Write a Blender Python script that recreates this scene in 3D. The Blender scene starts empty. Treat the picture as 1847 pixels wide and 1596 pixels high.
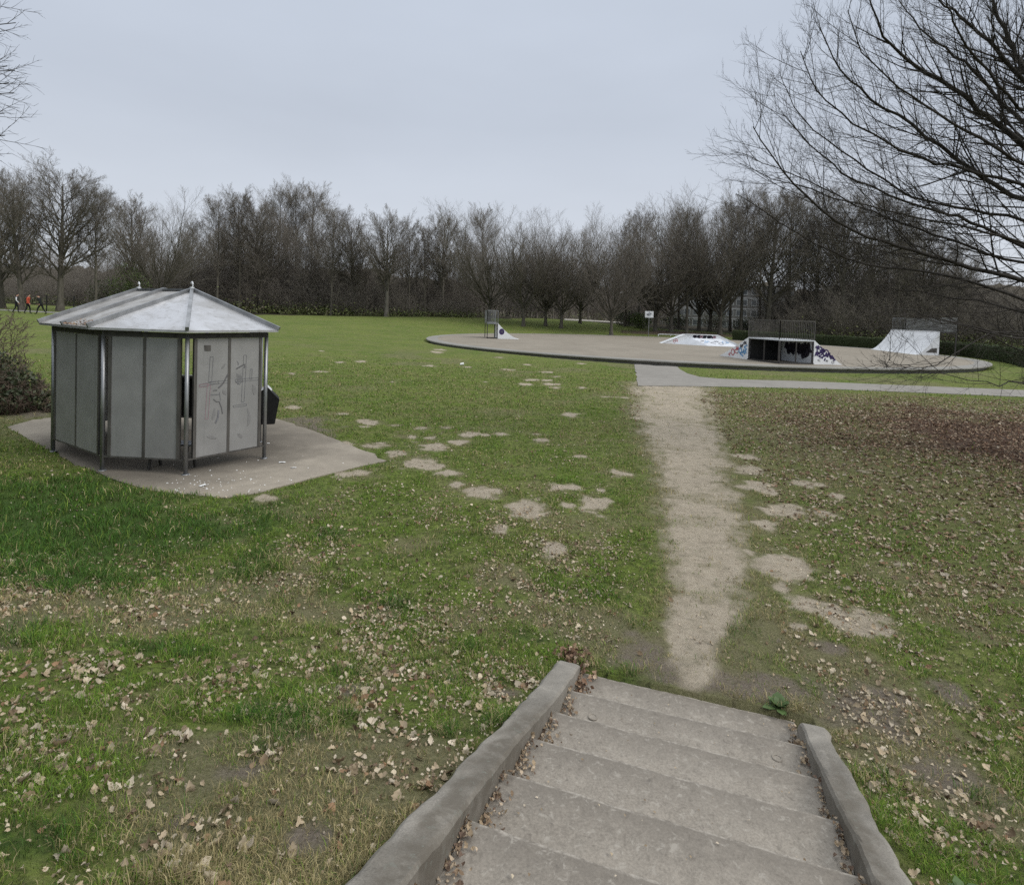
import bpy, bmesh, math, random
import numpy as np
from mathutils import Matrix, Vector

# ------------------------------------------------------------------ camera, sky, sun, exposure
SC = bpy.context.scene
COL = SC.collection
IMW, IMH, FPX, PCX, PCY = 1847.0, 1596.0, 1050.0, 923.5, 600.0     # photo size, focal length and principal point in its pixels
CAMH, PITCH, ROLL = 2.55, math.radians(1.772), math.radians(1.87)
_f = np.array([0, math.cos(PITCH), -math.sin(PITCH)]); _u = np.array([0, math.sin(PITCH), math.cos(PITCH)]); _x = np.array([1.0, 0, 0])
CX_ = math.cos(ROLL) * _x + math.sin(ROLL) * _u
CU_ = -math.sin(ROLL) * _x + math.cos(ROLL) * _u
cd = bpy.data.cameras.new('camera'); cam = bpy.data.objects.new('camera', cd); COL.objects.link(cam)
cd.sensor_fit = 'HORIZONTAL'; cd.sensor_width = 36.0; cd.lens = 36.0 * FPX / IMW
cd.shift_x = 0.0; cd.shift_y = -(IMH / 2 - PCY) / IMW
cd.clip_start = 0.05; cd.clip_end = 3000
M = Matrix.Identity(4)
for i in range(3):
    M[i][0], M[i][1], M[i][2] = CX_[i], CU_[i], -_f[i]
M[2][3] = CAMH
cam.matrix_world = M
SC.camera = cam
SC.view_settings.view_transform = 'Standard'; SC.view_settings.look = 'None'
SC.view_settings.exposure = 0.07; SC.view_settings.gamma = 1.0
SC.render.engine = 'CYCLES'
SC.cycles.max_bounces = 5; SC.cycles.diffuse_bounces = 3; SC.cycles.glossy_bounces = 2; SC.cycles.transmission_bounces = 2; SC.cycles.transparent_max_bounces = 4
SC.cycles.use_denoising = False; SC.cycles.denoiser = 'OPENIMAGEDENOISE'; SC.cycles.denoising_input_passes = 'RGB_ALBEDO_NORMAL'; SC.cycles.denoising_prefilter = 'ACCURATE'

SUN_EL, SUN_AZ = math.radians(40), math.radians(112)     # azimuth clockwise from +y (the view direction)
W = bpy.data.worlds.new('World'); SC.world = W; W.use_nodes = True
nt = W.node_tree; nt.nodes.clear()
def N(t, kind, **kw):
    n = t.nodes.new(kind)
    for k, v in kw.items(): setattr(n, k, v)
    return n
out = N(nt, 'ShaderNodeOutputWorld'); bg = N(nt, 'ShaderNodeBackground')
sky = N(nt, 'ShaderNodeTexSky'); sky.sky_type = 'NISHITA'; sky.sun_disc = False
sky.sun_elevation = SUN_EL; sky.sun_rotation = SUN_AZ; sky.air_density = 1.0; sky.dust_density = 3.0; sky.ozone_density = 1.5
tc = N(nt, 'ShaderNodeTexCoord'); sep = N(nt, 'ShaderNodeSeparateXYZ')
nt.links.new(tc.outputs['Generated'], sep.inputs[0])
ramp = N(nt, 'ShaderNodeValToRGB')            # overcast layer: pale at the horizon, blue grey above, brighter again towards the zenith
el = ramp.color_ramp.elements
SKYCOL = [(0.0, (.735, .775, .83)), (.12, (.645, .688, .76)), (.30, (.545, .595, .68)), (.50, (.57, .63, .73)), (.75, (1.15, 1.21, 1.28)), (1.0, (1.6, 1.66, 1.73))]
while len(el) < len(SKYCOL): el.new(.5)
for e, (p, c) in zip(el, SKYCOL): e.position = p; e.color = (*c, 1)
nt.links.new(sep.outputs[2], ramp.inputs[0])
ns = N(nt, 'ShaderNodeTexNoise'); ns.inputs['Scale'].default_value = 2.2; ns.inputs['Detail'].default_value = 4; ns.inputs['Roughness'].default_value = .5
mp = N(nt, 'ShaderNodeMapping'); mp.inputs['Scale'].default_value = (1, 1, 3.0)
nt.links.new(tc.outputs['Generated'], mp.inputs[0]); nt.links.new(mp.outputs[0], ns.inputs['Vector'])
mr = N(nt, 'ShaderNodeMapRange'); mr.inputs[1].default_value = .3; mr.inputs[2].default_value = .7; mr.inputs[3].default_value = 9.6; mr.inputs[4].default_value = 10.4
nt.links.new(ns.outputs[0], mr.inputs[0])
vm = N(nt, 'ShaderNodeVectorMath', operation='SCALE'); nt.links.new(ramp.outputs[0], vm.inputs[0]); nt.links.new(mr.outputs[0], vm.inputs['Scale'])
mix = N(nt, 'ShaderNodeMixRGB'); mix.inputs[0].default_value = .93
nt.links.new(sky.outputs[0], mix.inputs[1]); nt.links.new(vm.outputs[0], mix.inputs[2])
nt.links.new(mix.outputs[0], bg.inputs[0]); bg.inputs[1].default_value = 0.10
nt.links.new(bg.outputs[0], out.inputs[0])

sl = bpy.data.lights.new('sun', 'SUN'); sl.energy = 1.5; sl.angle = math.radians(24); sl.color = (1.0, .965, .92)
so = bpy.data.objects.new('sun', sl); COL.objects.link(so)
sd = Vector((math.sin(SUN_AZ) * math.cos(SUN_EL), math.cos(SUN_AZ) * math.cos(SUN_EL), math.sin(SUN_EL)))
so.rotation_euler = sd.to_track_quat('Z', 'Y').to_euler()

# ------------------------------------------------------------------ small helpers
rng = np.random.default_rng(7)
def hash2(ix, iy, seed=0):
    h = (ix.astype(np.int64) * 374761393 + iy.astype(np.int64) * 668265263 + seed * 974711) & 0x7fffffff
    h = ((h ^ (h >> 13)) * 1274126177) & 0x7fffffff
    return ((h ^ (h >> 16)) & 0xffff) / 65535.0
def vnoise(x, y, scale, seed=0):
    x = np.asarray(x, float) / scale + 1000; y = np.asarray(y, float) / scale + 1000
    ix = np.floor(x); iy = np.floor(y); fx = x - ix; fy = y - iy
    fx = fx * fx * (3 - 2 * fx); fy = fy * fy * (3 - 2 * fy)
    a = hash2(ix, iy, seed); b = hash2(ix + 1, iy, seed); c = hash2(ix, iy + 1, seed); d = hash2(ix + 1, iy + 1, seed)
    return (a * (1 - fx) + b * fx) * (1 - fy) + (c * (1 - fx) + d * fx) * fy
def fbm(x, y, scale, seed=0, oct=3):
    s = 0; a = 1; t = 0
    for o in range(oct):
        s = s + a * vnoise(x, y, scale / 2 ** o, seed + o * 17); t += a; a *= .55
    return s / t
def sstep(a, b, x):
    t = np.clip((x - a) / (b - a), 0, 1); return t * t * (3 - 2 * t)
def segdist(x, y, pts):
    """distance to a polyline and the parameter (index + fraction) of its nearest point"""
    best = np.full(np.shape(x), 1e9); tt = np.zeros(np.shape(x))
    for i in range(len(pts) - 1):
        ax, ay = pts[i][:2]; bx, by = pts[i + 1][:2]
        dx, dy = bx - ax, by - ay
        t = np.clip(((x - ax) * dx + (y - ay) * dy) / (dx * dx + dy * dy), 0, 1)
        d = np.hypot(x - ax - t * dx, y - ay - t * dy)
        m = d < best; best = np.where(m, d, best); tt = np.where(m, i + t, tt)
    return best, tt
def inpoly(x, y, poly):
    r = np.zeros(np.shape(x), bool); n = len(poly); j = n - 1
    for i in range(n):
        xi, yi = poly[i]; xj, yj = poly[j]
        if yi != yj:
            r ^= ((yi > y) != (yj > y)) & (x < (xj - xi) * (y - yi) / (yj - yi) + xi)
        j = i
    return r

# ------------------------------------------------------------------ the lie of the land
AX = np.array([.3156, .9489]); LX = np.array([.9489, -.3156])     # stair axis (downhill) and its right-hand side
S0 = 4.05
RISE, TREAD = .125, .41
PADC = np.array([14.77, 52.8]); PADR = 22.3; PADZ = .30
CTRL = np.array([(0, 3, 0), (-8, 10, 0), (-3, 10, 0), (5, 15, .02), (10, 14, .03), (-12, 14, .05), (7, 31, .05), (14.8, 30, .05), (22, 23, .08), (33, 34, .10),
    (38, 42, .16), (40, 60, .24), (-7.6, 50, .17), (-7, 44, .15), (0, 69.5, .27), (14.8, 76, .27), (30, 72, .26), (37, 53, .22), (0, 38, .12), (-16, 27, .2),
    (-20, 42, .52), (-20, 60, .95), (-30, 36, .62), (-42, 51, 1.2), (-27, 88, 1.5), (-6, 88, 1.85), (13, 82, .78), (13, 119, 1.9), (24, 82, .8), (40, 78, .4),
    (60, 60, .4), (60, 110, .8), (-60, 80, 1.6), (-50, 110, 1.8), (0, 125, 2.0), (60, 30, .2), (20, 2, 0), (-30, 10, .2), (-25, -10, 0), (20, -15, 0), (0, -20, 0), (58, 168, .5), (90, 150, .5), (90, 90, .5)], float)
def _tps(r2): return np.where(r2 > 1e-12, .5 * r2 * np.log(np.maximum(r2, 1e-12)), 0)
def _fit():
    P = CTRL[:, :2] / 50; n = len(P)
    K = _tps(((P[:, None] - P[None]) ** 2).sum(-1)) + np.eye(n) * 2e-3
    A = np.zeros((n + 3, n + 3)); A[:n, :n] = K; A[:n, n] = 1; A[:n, n + 1:] = P; A[n, :n] = 1; A[n + 1:, :n] = P.T
    return np.linalg.solve(A, np.r_[CTRL[:, 2], 0, 0, 0])
_W = _fit()
def ground_z(x, y):
    x = np.asarray(x, float); y = np.asarray(y, float)
    r = np.hypot(x, y); k = np.minimum(1, 185 / np.maximum(r, 1e-6)); px, py = x * k / 50, y * k / 50
    z = _W[-3] + _W[-2] * px + _W[-1] * py
    for (cx, cy, _), w in zip(CTRL, _W[:-3]):
        z = z + w * _tps((px - cx / 50) ** 2 + (py - cy / 50) ** 2)
    z = np.clip(z, -.05, 2.6)
    z = z * sstep(5, 13, r)
    d = np.hypot(x - PADC[0], y - PADC[1])
    z = np.where(d < PADR + .25, np.minimum(z, .0 + .5 * np.maximum(0, d - PADR) ), z)
    s = S0 - (x * AX[0] + y * AX[1])
    b = .305 * .22 * np.log1p(np.exp(np.clip((s + .02) / .22, -40, 40)))     # the bank the stairs climb
    b = np.where(b > 2.2, 2.2 + (b - 2.2) * .1, b)
    return z + b
def ray(px, py):
    return CX_ * (px - PCX) / FPX - CU_ * (py - PCY) / FPX + _f
def at(px, py, z=None, lift=0.0):
    """the point of the ground (or of the level z) seen at a photo pixel"""
    d = ray(px, py); o = np.array([0, 0, CAMH])
    if z is not None:
        return o + d * (z - CAMH) / d[2]
    lo, hi = .5, 300.0
    ts = np.geomspace(1.0, 300, 500); q = o[None] + ts[:, None] * d[None]
    below = q[:, 2] < ground_z(q[:, 0], q[:, 1]) + lift
    i = int(np.argmax(below)) if below.any() else len(ts) - 1
    lo, hi = ts[max(i - 1, 0)], ts[i]
    for _ in range(25):
        m = (lo + hi) / 2; p = o + d * m
        if p[2] < float(ground_z(p[0], p[1])) + lift: hi = m
        else: lo = m
    return o + d * hi
def at_depth(px, py, dep):
    d = ray(px, py); return np.array([0, 0, CAMH]) + d * dep / d[1]

# ------------------------------------------------------------------ mesh building
class MB:
    def __init__(s): s.v = []; s.f = []; s.n = 0
    def add(s, v, f):
        v = np.asarray(v, float).reshape(-1, 3); s.v.append(v)
        s.f += [tuple(int(i) + s.n for i in q) for q in f]; s.n += len(v); return s
    def box(s, c, size, R=None):
        h = np.array(size) / 2
        v = np.array([(x, y, z) for x in (-1, 1) for y in (-1, 1) for z in (-1, 1)], float) * h
        if R is not None: v = v @ np.asarray(R).T
        return s.add(v + np.array(c), [(0, 1, 3, 2), (4, 6, 7, 5), (0, 4, 5, 1), (2, 3, 7, 6), (0, 2, 6, 4), (1, 5, 7, 3)])
    def bar(s, a, b, w, h, up=(0, 0, 1)):
        """box from a to b, w across, h along 'up'"""
        a = np.array(a, float); b = np.array(b, float); d = b - a; L = np.linalg.norm(d); d /= L
        up = np.array(up, float); sd = np.cross(d, up); sd /= np.linalg.norm(sd); u = np.cross(sd, d)
        return s.box((a + b) / 2, (L, w, h), np.stack([d, sd, u], 1))
    def prism(s, poly, off):
        """closed solid: polygon (n,3) swept by vector off"""
        p = np.array(poly, float); n = len(p); q = p + np.array(off, float)
        f = [tuple(range(n - 1, -1, -1)), tuple(range(n, 2 * n))] + [(i, (i + 1) % n, n + (i + 1) % n, n + i) for i in range(n)]
        return s.add(np.r_[p, q], f)
    def tube(s, P, R, k=8, cap=True):
        P = np.array(P, float); n = len(P); R = np.full(n, R) if np.isscalar(R) else np.array(R)
        T = np.gradient(P, axis=0); T /= np.linalg.norm(T, axis=1)[:, None]
        ref = np.array([0, 0, 1.0]) if abs(T[:, 2]).mean() < .8 else np.array([1.0, 0, 0])
        A = np.cross(T, ref); A /= np.linalg.norm(A, axis=1)[:, None]; B = np.cross(T, A)
        th = np.linspace(0, 2 * np.pi, k, endpoint=False)
        v = P[:, None] + R[:, None, None] * (A[:, None] * np.cos(th)[None, :, None] + B[:, None] * np.sin(th)[None, :, None])
        f = [(i * k + j, i * k + (j + 1) % k, (i + 1) * k + (j + 1) % k, (i + 1) * k + j) for i in range(n - 1) for j in range(k)]
        if cap: f += [tuple(range(k - 1, -1, -1)), tuple((n - 1) * k + j for j in range(k))]
        return s.add(v, f)
    def strip(s, P, w, nrm):
        """flat ribbon along P lying in the plane with normal nrm"""
        P = np.array(P, float); T = np.gradient(P, axis=0); T /= np.linalg.norm(T, axis=1)[:, None] + 1e-9
        sd = np.cross(T, nrm); sd /= np.linalg.norm(sd, axis=1)[:, None] + 1e-9
        n = len(P); w = np.full(n, w) if np.isscalar(w) else np.array(w)
        v = np.stack([P - sd * w[:, None] / 2, P + sd * w[:, None] / 2], 1)
        return s.add(v, [(2 * i, 2 * i + 1, 2 * i + 3, 2 * i + 2) for i in range(n - 1)])
    def build(s, name, mat, parent=None, smooth=False, bevel=0, kind=None):
        me = bpy.data.meshes.new(name)
        me.from_pydata(np.concatenate(s.v).tolist() if s.v else [], [], s.f); me.update()
        return link(name, me, mat, parent, smooth, bevel)
def link(name, me, mat, parent=None, smooth=False, bevel=0):
    if bevel or not smooth:
        bm = bmesh.new(); bm.from_mesh(me); bmesh.ops.recalc_face_normals(bm, faces=bm.faces)
        if bevel: bmesh.ops.bevel(bm, geom=list(bm.edges), offset=bevel, segments=1, affect='EDGES', clamp_overlap=True)
        bm.to_mesh(me); bm.free()
    if smooth: me.shade_smooth()
    o = bpy.data.objects.new(name, me); COL.objects.link(o)
    if mat is not None: me.materials.append(mat)
    if parent is not None: o.parent = parent; o.matrix_parent_inverse = parent.matrix_world.inverted()
    return o
def fast_mesh(name, V, F, mat, parent=None, cols=None, smooth=False):
    """V (n,3) float, F list of (m,k) int arrays, each of one face size"""
    me = bpy.data.meshes.new(name)
    V = np.ascontiguousarray(V, np.float32)
    me.vertices.add(len(V)); me.vertices.foreach_set('co', V.ravel())
    tot = np.concatenate([np.full(len(f), f.shape[1], np.int32) for f in F]); li = np.concatenate([f.ravel() for f in F]).astype(np.int32)
    me.loops.add(len(li)); me.loops.foreach_set('vertex_index', li)
    st = np.concatenate([[0], np.cumsum(tot)[:-1]]).astype(np.int32)
    me.polygons.add(len(tot)); me.polygons.foreach_set('loop_start', st)
    if smooth: me.polygons.foreach_set('use_smooth', np.ones(len(tot), bool))
    me.update(calc_edges=True)
    for k, a in (cols or {}).items():
        if a.ndim == 2:
            at_ = me.attributes.new(k, 'FLOAT_COLOR', 'POINT'); at_.data.foreach_set('color', np.c_[a, np.ones(len(a))].astype(np.float32).ravel())
        else:
            at_ = me.attributes.new(k, 'FLOAT', 'POINT'); at_.data.foreach_set('value', a.astype(np.float32))
    o = bpy.data.objects.new(name, me); COL.objects.link(o)
    if mat is not None: me.materials.append(mat)
    if parent is not None: o.parent = parent; o.matrix_parent_inverse = parent.matrix_world.inverted()
    return o
def tag(o, label=None, cat=None, group=None, kind=None):
    if label: o['label'] = label
    if cat: o['category'] = cat
    if group: o['group'] = group
    if kind: o['kind'] = kind
    return o
def thing(name, label, cat, loc=(0, 0, 0), group=None):
    o = bpy.data.objects.new(name, None); o.empty_display_size = .2; COL.objects.link(o); o.location = loc
    bpy.context.view_layer.update()
    return tag(o, label, cat, group)

# ------------------------------------------------------------------ materials
def mat(name, rough=.8, metal=0.0, spec=.3):
    m = bpy.data.materials.new(name); m.use_nodes = True; t = m.node_tree
    b = t.nodes['Principled BSDF']; b.inputs['Roughness'].default_value = rough; b.inputs['Metallic'].default_value = metal
    b.inputs['Specular IOR Level'].default_value = spec
    return m, t, b
def nodes_noise(t, scale, detail=4, rough=.6, vec=None, dist=0):
    n = N(t, 'ShaderNodeTexNoise'); n.inputs['Scale'].default_value = scale; n.inputs['Detail'].default_value = detail; n.inputs['Roughness'].default_value = rough; n.inputs['Distortion'].default_value = dist
    if vec is not None: t.links.new(vec, n.inputs['Vector'])
    return n.outputs[0]
def coords(t, scale=(1, 1, 1)):
    c = N(t, 'ShaderNodeTexCoord'); m = N(t, 'ShaderNodeMapping'); m.inputs['Scale'].default_value = scale
    t.links.new(c.outputs['Object'], m.inputs[0]); return m.outputs[0]
def rampn(t, fac, stops):
    r = N(t, 'ShaderNodeValToRGB'); e = r.color_ramp.elements
    while len(e) < len(stops): e.new(.5)
    for q, (p, c) in zip(e, stops): q.position = p; q.color = (*c, 1) if len(c) == 3 else c
    t.links.new(fac, r.inputs[0]); return r.outputs[0]
def mixc(t, fac, a, b, mode='MIX'):
    m = N(t, 'ShaderNodeMixRGB', blend_type=mode)
    for i, v in ((0, fac), (1, a), (2, b)):
        if isinstance(v, (int, float)): m.inputs[i].default_value = v
        elif isinstance(v, tuple): m.inputs[i].default_value = (*v, 1)
        else: t.links.new(v, m.inputs[i])
    return m.outputs[0]
def maprange(t, v, a, b, c=0.0, d=1.0):
    m = N(t, 'ShaderNodeMapRange'); m.clamp = True
    for i, q in enumerate((a, b, c, d)): m.inputs[i + 1].default_value = q
    t.links.new(v, m.inputs[0]); return m.outputs[0]
def math_(t, op, a, b=None):
    m = N(t, 'ShaderNodeMath', operation=op)
    for i, v in enumerate((a, b)):
        if v is None: continue
        if isinstance(v, (int, float)): m.inputs[i].default_value = v
        else: t.links.new(v, m.inputs[i])
    return m.outputs[0]
def attr(t, name): 
    a = N(t, 'ShaderNodeAttribute'); a.attribute_name = name; return a
def bump(t, b, h, strength=.5, dist=.02):
    n = N(t, 'ShaderNodeBump'); n.inputs['Strength'].default_value = strength; n.inputs['Distance'].default_value = dist
    t.links.new(h, n.inputs['Height']); t.links.new(n.outputs[0], b.inputs['Normal'])
def simple(name, c1, c2, scale=6, rough=.8, metal=0, spec=.3, bumpd=0, stretch=(1, 1, 1), lo=.35, hi=.65, detail=5):
    m, t, b = mat(name, rough, metal, spec); v = coords(t, stretch); n = nodes_noise(t, scale, detail, .6, v)
    t.links.new(rampn(t, n, [(lo, c1), (hi, c2)]), b.inputs['Base Color'])
    if bumpd: bump(t, b, n, .6, bumpd)
    return m
def vcol_mat(name, rough=.7, spec=.2, trans=0.0):
    m, t, b = mat(name, rough, 0, spec); t.links.new(attr(t, 'col').outputs['Color'], b.inputs['Base Color'])
    if trans:
        tr = N(t, 'ShaderNodeBsdfTranslucent'); t.links.new(attr(t, 'col').outputs['Color'], tr.inputs[0])
        mx = N(t, 'ShaderNodeMixShader'); mx.inputs[0].default_value = trans
        t.links.new(b.outputs[0], mx.inputs[1]); t.links.new(tr.outputs[0], mx.inputs[2]); t.links.new(mx.outputs[0], t.nodes['Material Output'].inputs[0])
    return m
MT = {}
MT['blade'] = vcol_mat('grass_blade', .6, .25, .3)
MT['leaf'] = vcol_mat('dead_leaf', .75, .15, .12)
MT['shrubleaf'] = vcol_mat('shrub_leaf', .5, .3, .15)
MT['bark'] = simple('bark', (.062, .056, .043), (.125, .113, .09), 9, .9, stretch=(1, 1, .25), bumpd=.02)
MT['bark_pale'] = simple('bark_pale', (.085, .078, .062), (.16, .145, .12), 7, .9, stretch=(1, 1, .25), bumpd=.02)
MT['twig'] = simple('twig', (.132, .116, .096), (.21, .186, .156), 3, .85)
MT['twig_pale'] = simple('twig_pale', (.17, .15, .125), (.25, .225, .19), 3, .85)
MT['limb'] = simple('limb', (.020, .017, .014), (.050, .043, .036), 14, .85, stretch=(1, 1, 1), bumpd=.006)
MT['galv'] = simple('galvanised_steel', (.20, .205, .21), (.34, .345, .35), 5, .42, .75, .5, stretch=(1, 1, .3))
MT['darksteel'] = simple('dark_steel', (.035, .033, .032), (.075, .07, .066), 12, .55, .4, .4)
MT['frame'] = simple('panel_frame_steel', (.075, .070, .064), (.13, .122, .112), 10, .55, .4, .4, stretch=(1, 1, .3))
MT['black'] = simple('black_plastic', (.006, .006, .007), (.014, .014, .015), 8, .4, 0, .35)
MT['white'] = simple('white_paint', (.55, .56, .57), (.78, .79, .80), 3, .5)
MT['paper'] = simple('paper', (.65, .65, .63), (.8, .8, .78), 30, .8)
MT['inkdark'] = simple('dark_ink', (.012, .010, .016), (.035, .03, .045), 40, .5)
MT['inkpurple'] = simple('purple_paint', (.030, .018, .075), (.05, .03, .12), 30, .5)
MT['inkpink'] = simple('pink_marker', (.30, .17, .20), (.36, .22, .25), 30, .6)
MT['inkgrey'] = simple('grey_marker', (.13, .13, .14), (.19, .19, .20), 30, .6)
MT['inkfaint'] = simple('faded_marker', (.085, .082, .085), (.15, .148, .15), 30, .6)
MT['inkred'] = simple('red_paint', (.40, .07, .09), (.5, .13, .14), 20, .5)
MT['inkblue'] = simple('blue_paint', (.10, .25, .45), (.18, .36, .58), 20, .5)

def concrete(name, base, dark, sc=1.0, stain=.5, rough=.9):
    m, t, b = mat(name, rough, 0, .25); v = coords(t)
    big = nodes_noise(t, .9 * sc, 5, .6, v, .4); mid = nodes_noise(t, 5 * sc, 6, .65, v); fine = nodes_noise(t, 70 * sc, 3, .7, v)
    c = rampn(t, big, [(.40, dark), (.60, base)])
    c = mixc(t, maprange(t, mid, .34, .52, .6, 0), c, tuple(x * .62 for x in base))
    c = mixc(t, maprange(t, mid, .56, .68, 0, stain), c, tuple(min(1, x * 1.35) for x in base))
    c = mixc(t, .45, c, rampn(t, fine, [(.35, tuple(x * .62 for x in base)), (.65, tuple(x * 1.3 for x in base))]), 'MIX')
    t.links.new(c, b.inputs['Base Color'])
    h = math_(t, 'ADD', math_(t, 'MULTIPLY', fine, .5), mid); bump(t, b, h, .55, .006)
    return m
MT['stair'] = concrete('stair_concrete', (.285, .254, .212), (.205, .181, .150), 1.3)
def step_mat():
    m = MT['stair'].copy(); m.name = 'worn_step_concrete'; t = m.node_tree; b = t.nodes['Principled BSDF']; src = b.inputs['Base Color'].links[0].from_socket
    v = coords(t); e = attr(t, 'edge').outputs['Fac']; n = nodes_noise(t, 6, 5, .7, v); n2 = nodes_noise(t, 22, 4, .7, v)
    w = math_(t, 'ADD', e, math_(t, 'MULTIPLY', math_(t, 'SUBTRACT', n, .5), .16))
    dark = maprange(t, w, .03, .20, .60, 0)                      # grey worn band along the front of each tread
    c = mixc(t, dark, src, (.150, .132, .110)); c = mixc(t, maprange(t, w, .22, .34, 0, .35), c, (.345, .31, .262))
    c = mixc(t, math_(t, 'MULTIPLY', maprange(t, e, .008, .016, 1, 0), maprange(t, n2, .42, .58, .05, .85)), c, (.37, .335, .285))   # chipped pale nosing
    n3 = nodes_noise(t, 26, 5, .7, coords(t, (1, 1, .4)), .5); c = mixc(t, maprange(t, n3, .56, .66, 0, .55), c, (.38, .35, .30)); c = mixc(t, maprange(t, n3, .44, .34, 0, .5), c, (.135, .118, .098))
    c = mixc(t, maprange(t, n2, .62, .74, 0, .5), c, (.09, .08, .07))
    t.links.new(c, b.inputs['Base Color']); return m
MT['step'] = step_mat()
MT['cheek'] = concrete('side_wall_concrete', (.285, .262, .225), (.095, .088, .076), 2.0, .5)
MT['slab'] = concrete('slab_concrete', (.325, .285, .228), (.165, .142, .112), .8)
MT['path'] = concrete('path_paving', (.26, .243, .215), (.215, .20, .176), .6, .3)
MT['pad'] = concrete('pad_asphalt', (.268, .236, .188), (.205, .178, .140), .35, .45)
MT['kerb'] = concrete('kerb_concrete', (.27, .26, .235), (.20, .19, .168), .6, .4)

def lichen_():
    t = MT['cheek'].node_tree; b = t.nodes['Principled BSDF']; src = b.inputs['Base Color'].links[0].from_socket; v = coords(t); n = nodes_noise(t, 9, 5, .7, v); n2 = nodes_noise(t, 30, 4, .7, v)
    f = math_(t, 'MULTIPLY', attr(t, 'lichen').outputs['Fac'], maprange(t, n, .35, .55, .45, .95)); c = mixc(t, f, src, (.125, .110, .088)); c = mixc(t, math_(t, 'MULTIPLY', f, maprange(t, n2, .58, .68, 0, .7)), c, (.19, .20, .17))
    t.links.new(c, b.inputs['Base Color'])
lichen_()
# ------------------------------------------------------------------ what covers the ground where
SAND = [(760, 772, 20, 5), (806, 772, 16, 5), (744, 786, 26, 5), (776, 789, 26, 6), (846, 784, 30, 8), (875, 784, 22, 5), (902, 782, 28, 7), (826, 796, 30, 9), (966, 784, 20, 4),
    (978, 795, 32, 8), (776, 805, 62, 15), (715, 818, 30, 10), (749, 834, 55, 18), (784, 843, 34, 9), (807, 854, 52, 12), (823, 874, 25, 9), (866, 887, 64, 22), (1009, 880, 64, 14),
    (948, 917, 84, 34), (1075, 910, 50, 26), (902, 953, 26, 17), (1000, 991, 58, 28), (1084, 885, 12, 10), (1115, 853, 50, 9), (1046, 824, 18, 4), (1023, 912, 30, 9), (663, 761, 36, 10),
    (659, 770, 24, 3), (679, 803, 42, 9), (644, 854, 64, 14), (482, 900, 48, 12), (624, 800, 28, 8), (525, 735, 26, 5), (615, 746, 28, 5), (712, 767, 16, 3), (577, 671, 22, 3),
    (527, 674, 10, 3), (611, 654, 20, 3), (652, 652, 18, 3), (580, 633, 8, 2), (707, 689, 10, 2), (875, 689, 12, 2), (956, 685, 24, 4), (947, 693, 28, 4), (984, 671, 20, 3),
    (1002, 680, 18, 3), (986, 686, 18, 3), (991, 693, 28, 4), (1002, 699, 18, 4), (1050, 700, 12, 3), (1097, 716, 22, 3), (1127, 718, 14, 2), (1029, 749, 32, 9), (914, 667, 26, 3),
    (952, 658, 16, 2), (786, 635, 22, 4), (793, 631, 16, 3), (900, 645, 14, 3), (1047, 656, 12, 2), (775, 660, 22, 3), (843, 662, 12, 2), (1345, 823, 46, 9), (1353, 848, 58, 19),
    (1369, 879, 54, 20), (1455, 872, 56, 14), (1413, 924, 82, 30), (1487, 926, 46, 14), (1378, 947, 50, 23), (1414, 1018, 94, 50), (1406, 1058, 36, 20), (1478, 1094, 104, 36), (1563, 1122, 100, 42),
    (1438, 1130, 28, 14), (1558, 851, 22, 5), (1509, 895, 24, 9), (1621, 1018, 18, 9), (1150, 755, 26, 5), (1170, 690, 40, 6)]
SOIL = [(1180, 1200, 150, 44), (1300, 1232, 260, 40), (1150, 1168, 120, 60), (1540, 1268, 190, 84), (1712, 1257, 90, 44), (1620, 1325, 110, 44), (1230, 1225, 130, 30), (1400, 1235, 120, 34), (555, 768, 130, 42), (450, 1395, 130, 60), (560, 1500, 90, 60),
    (1700, 1400, 160, 60), (1500, 1170, 60, 26), (60, 740, 110, 30), (915, 1245, 60, 30), (330, 1480, 120, 50), (620, 1250, 100, 40)]
def patches(lst):
    r = []
    for cx, cy, w, h in lst:
        c = at(cx, cy)[:2]; e = at(cx + w / 2, cy)[:2]; n_ = at(cx, cy + h / 2)[:2]; g = at(cx, cy - h / 2)[:2]
        v = c / np.linalg.norm(c); s_ = np.array([v[1], -v[0]])
        r.append((c, v, s_, max(.05, np.linalg.norm(e - c)), max(.06, np.linalg.norm(n_ - g) / 2)))
    return r
P_SAND, P_SOIL = patches(SAND), patches(SOIL)
P_RING = [(c, v, s_, a * 1.45 + .05, b * 1.45 + .08) for c, v, s_, a, b in P_SAND]
def patch_mask(x, y, lst, seed, soft=.35, rag=1.6):
    out = np.zeros(np.shape(x))
    for i, (c, v, s_, a, b) in enumerate(lst):
        R = 1.7 * max(a, b); m = (np.abs(x - c[0]) < R) & (np.abs(y - c[1]) < R)
        if not m.any(): continue
        dx, dy = x[m] - c[0], y[m] - c[1]
        rho = np.hypot((dx * s_[0] + dy * s_[1]) / a, (dx * v[0] + dy * v[1]) / b)
        q = 1 - rho + rag * (fbm(dx, dy, min(a, b) * .9 + .05, seed + i) - .5) + 1.2 * (fbm(x[m], y[m], .10 + .010 * np.hypot(*c), seed + i + 7) - .5)
        out[m] = np.maximum(out[m], sstep(-soft * .3, soft, q))
    return out
TRAIL = [(1245, 1236, 44), (1252, 1210, 80), (1250, 1150, 86), (1268, 1100, 100), (1275, 1050, 116), (1270, 950, 130), (1250, 850, 122), (1228, 780, 126), (1215, 740, 122), (1208, 697, 116)]
_tp = [at(x, y)[:2] for x, y, w in TRAIL]
_tw = [np.linalg.norm(at(x + w / 2, y)[:2] - at(x - w / 2, y)[:2]) / 2 for x, y, w in TRAIL]
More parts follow.
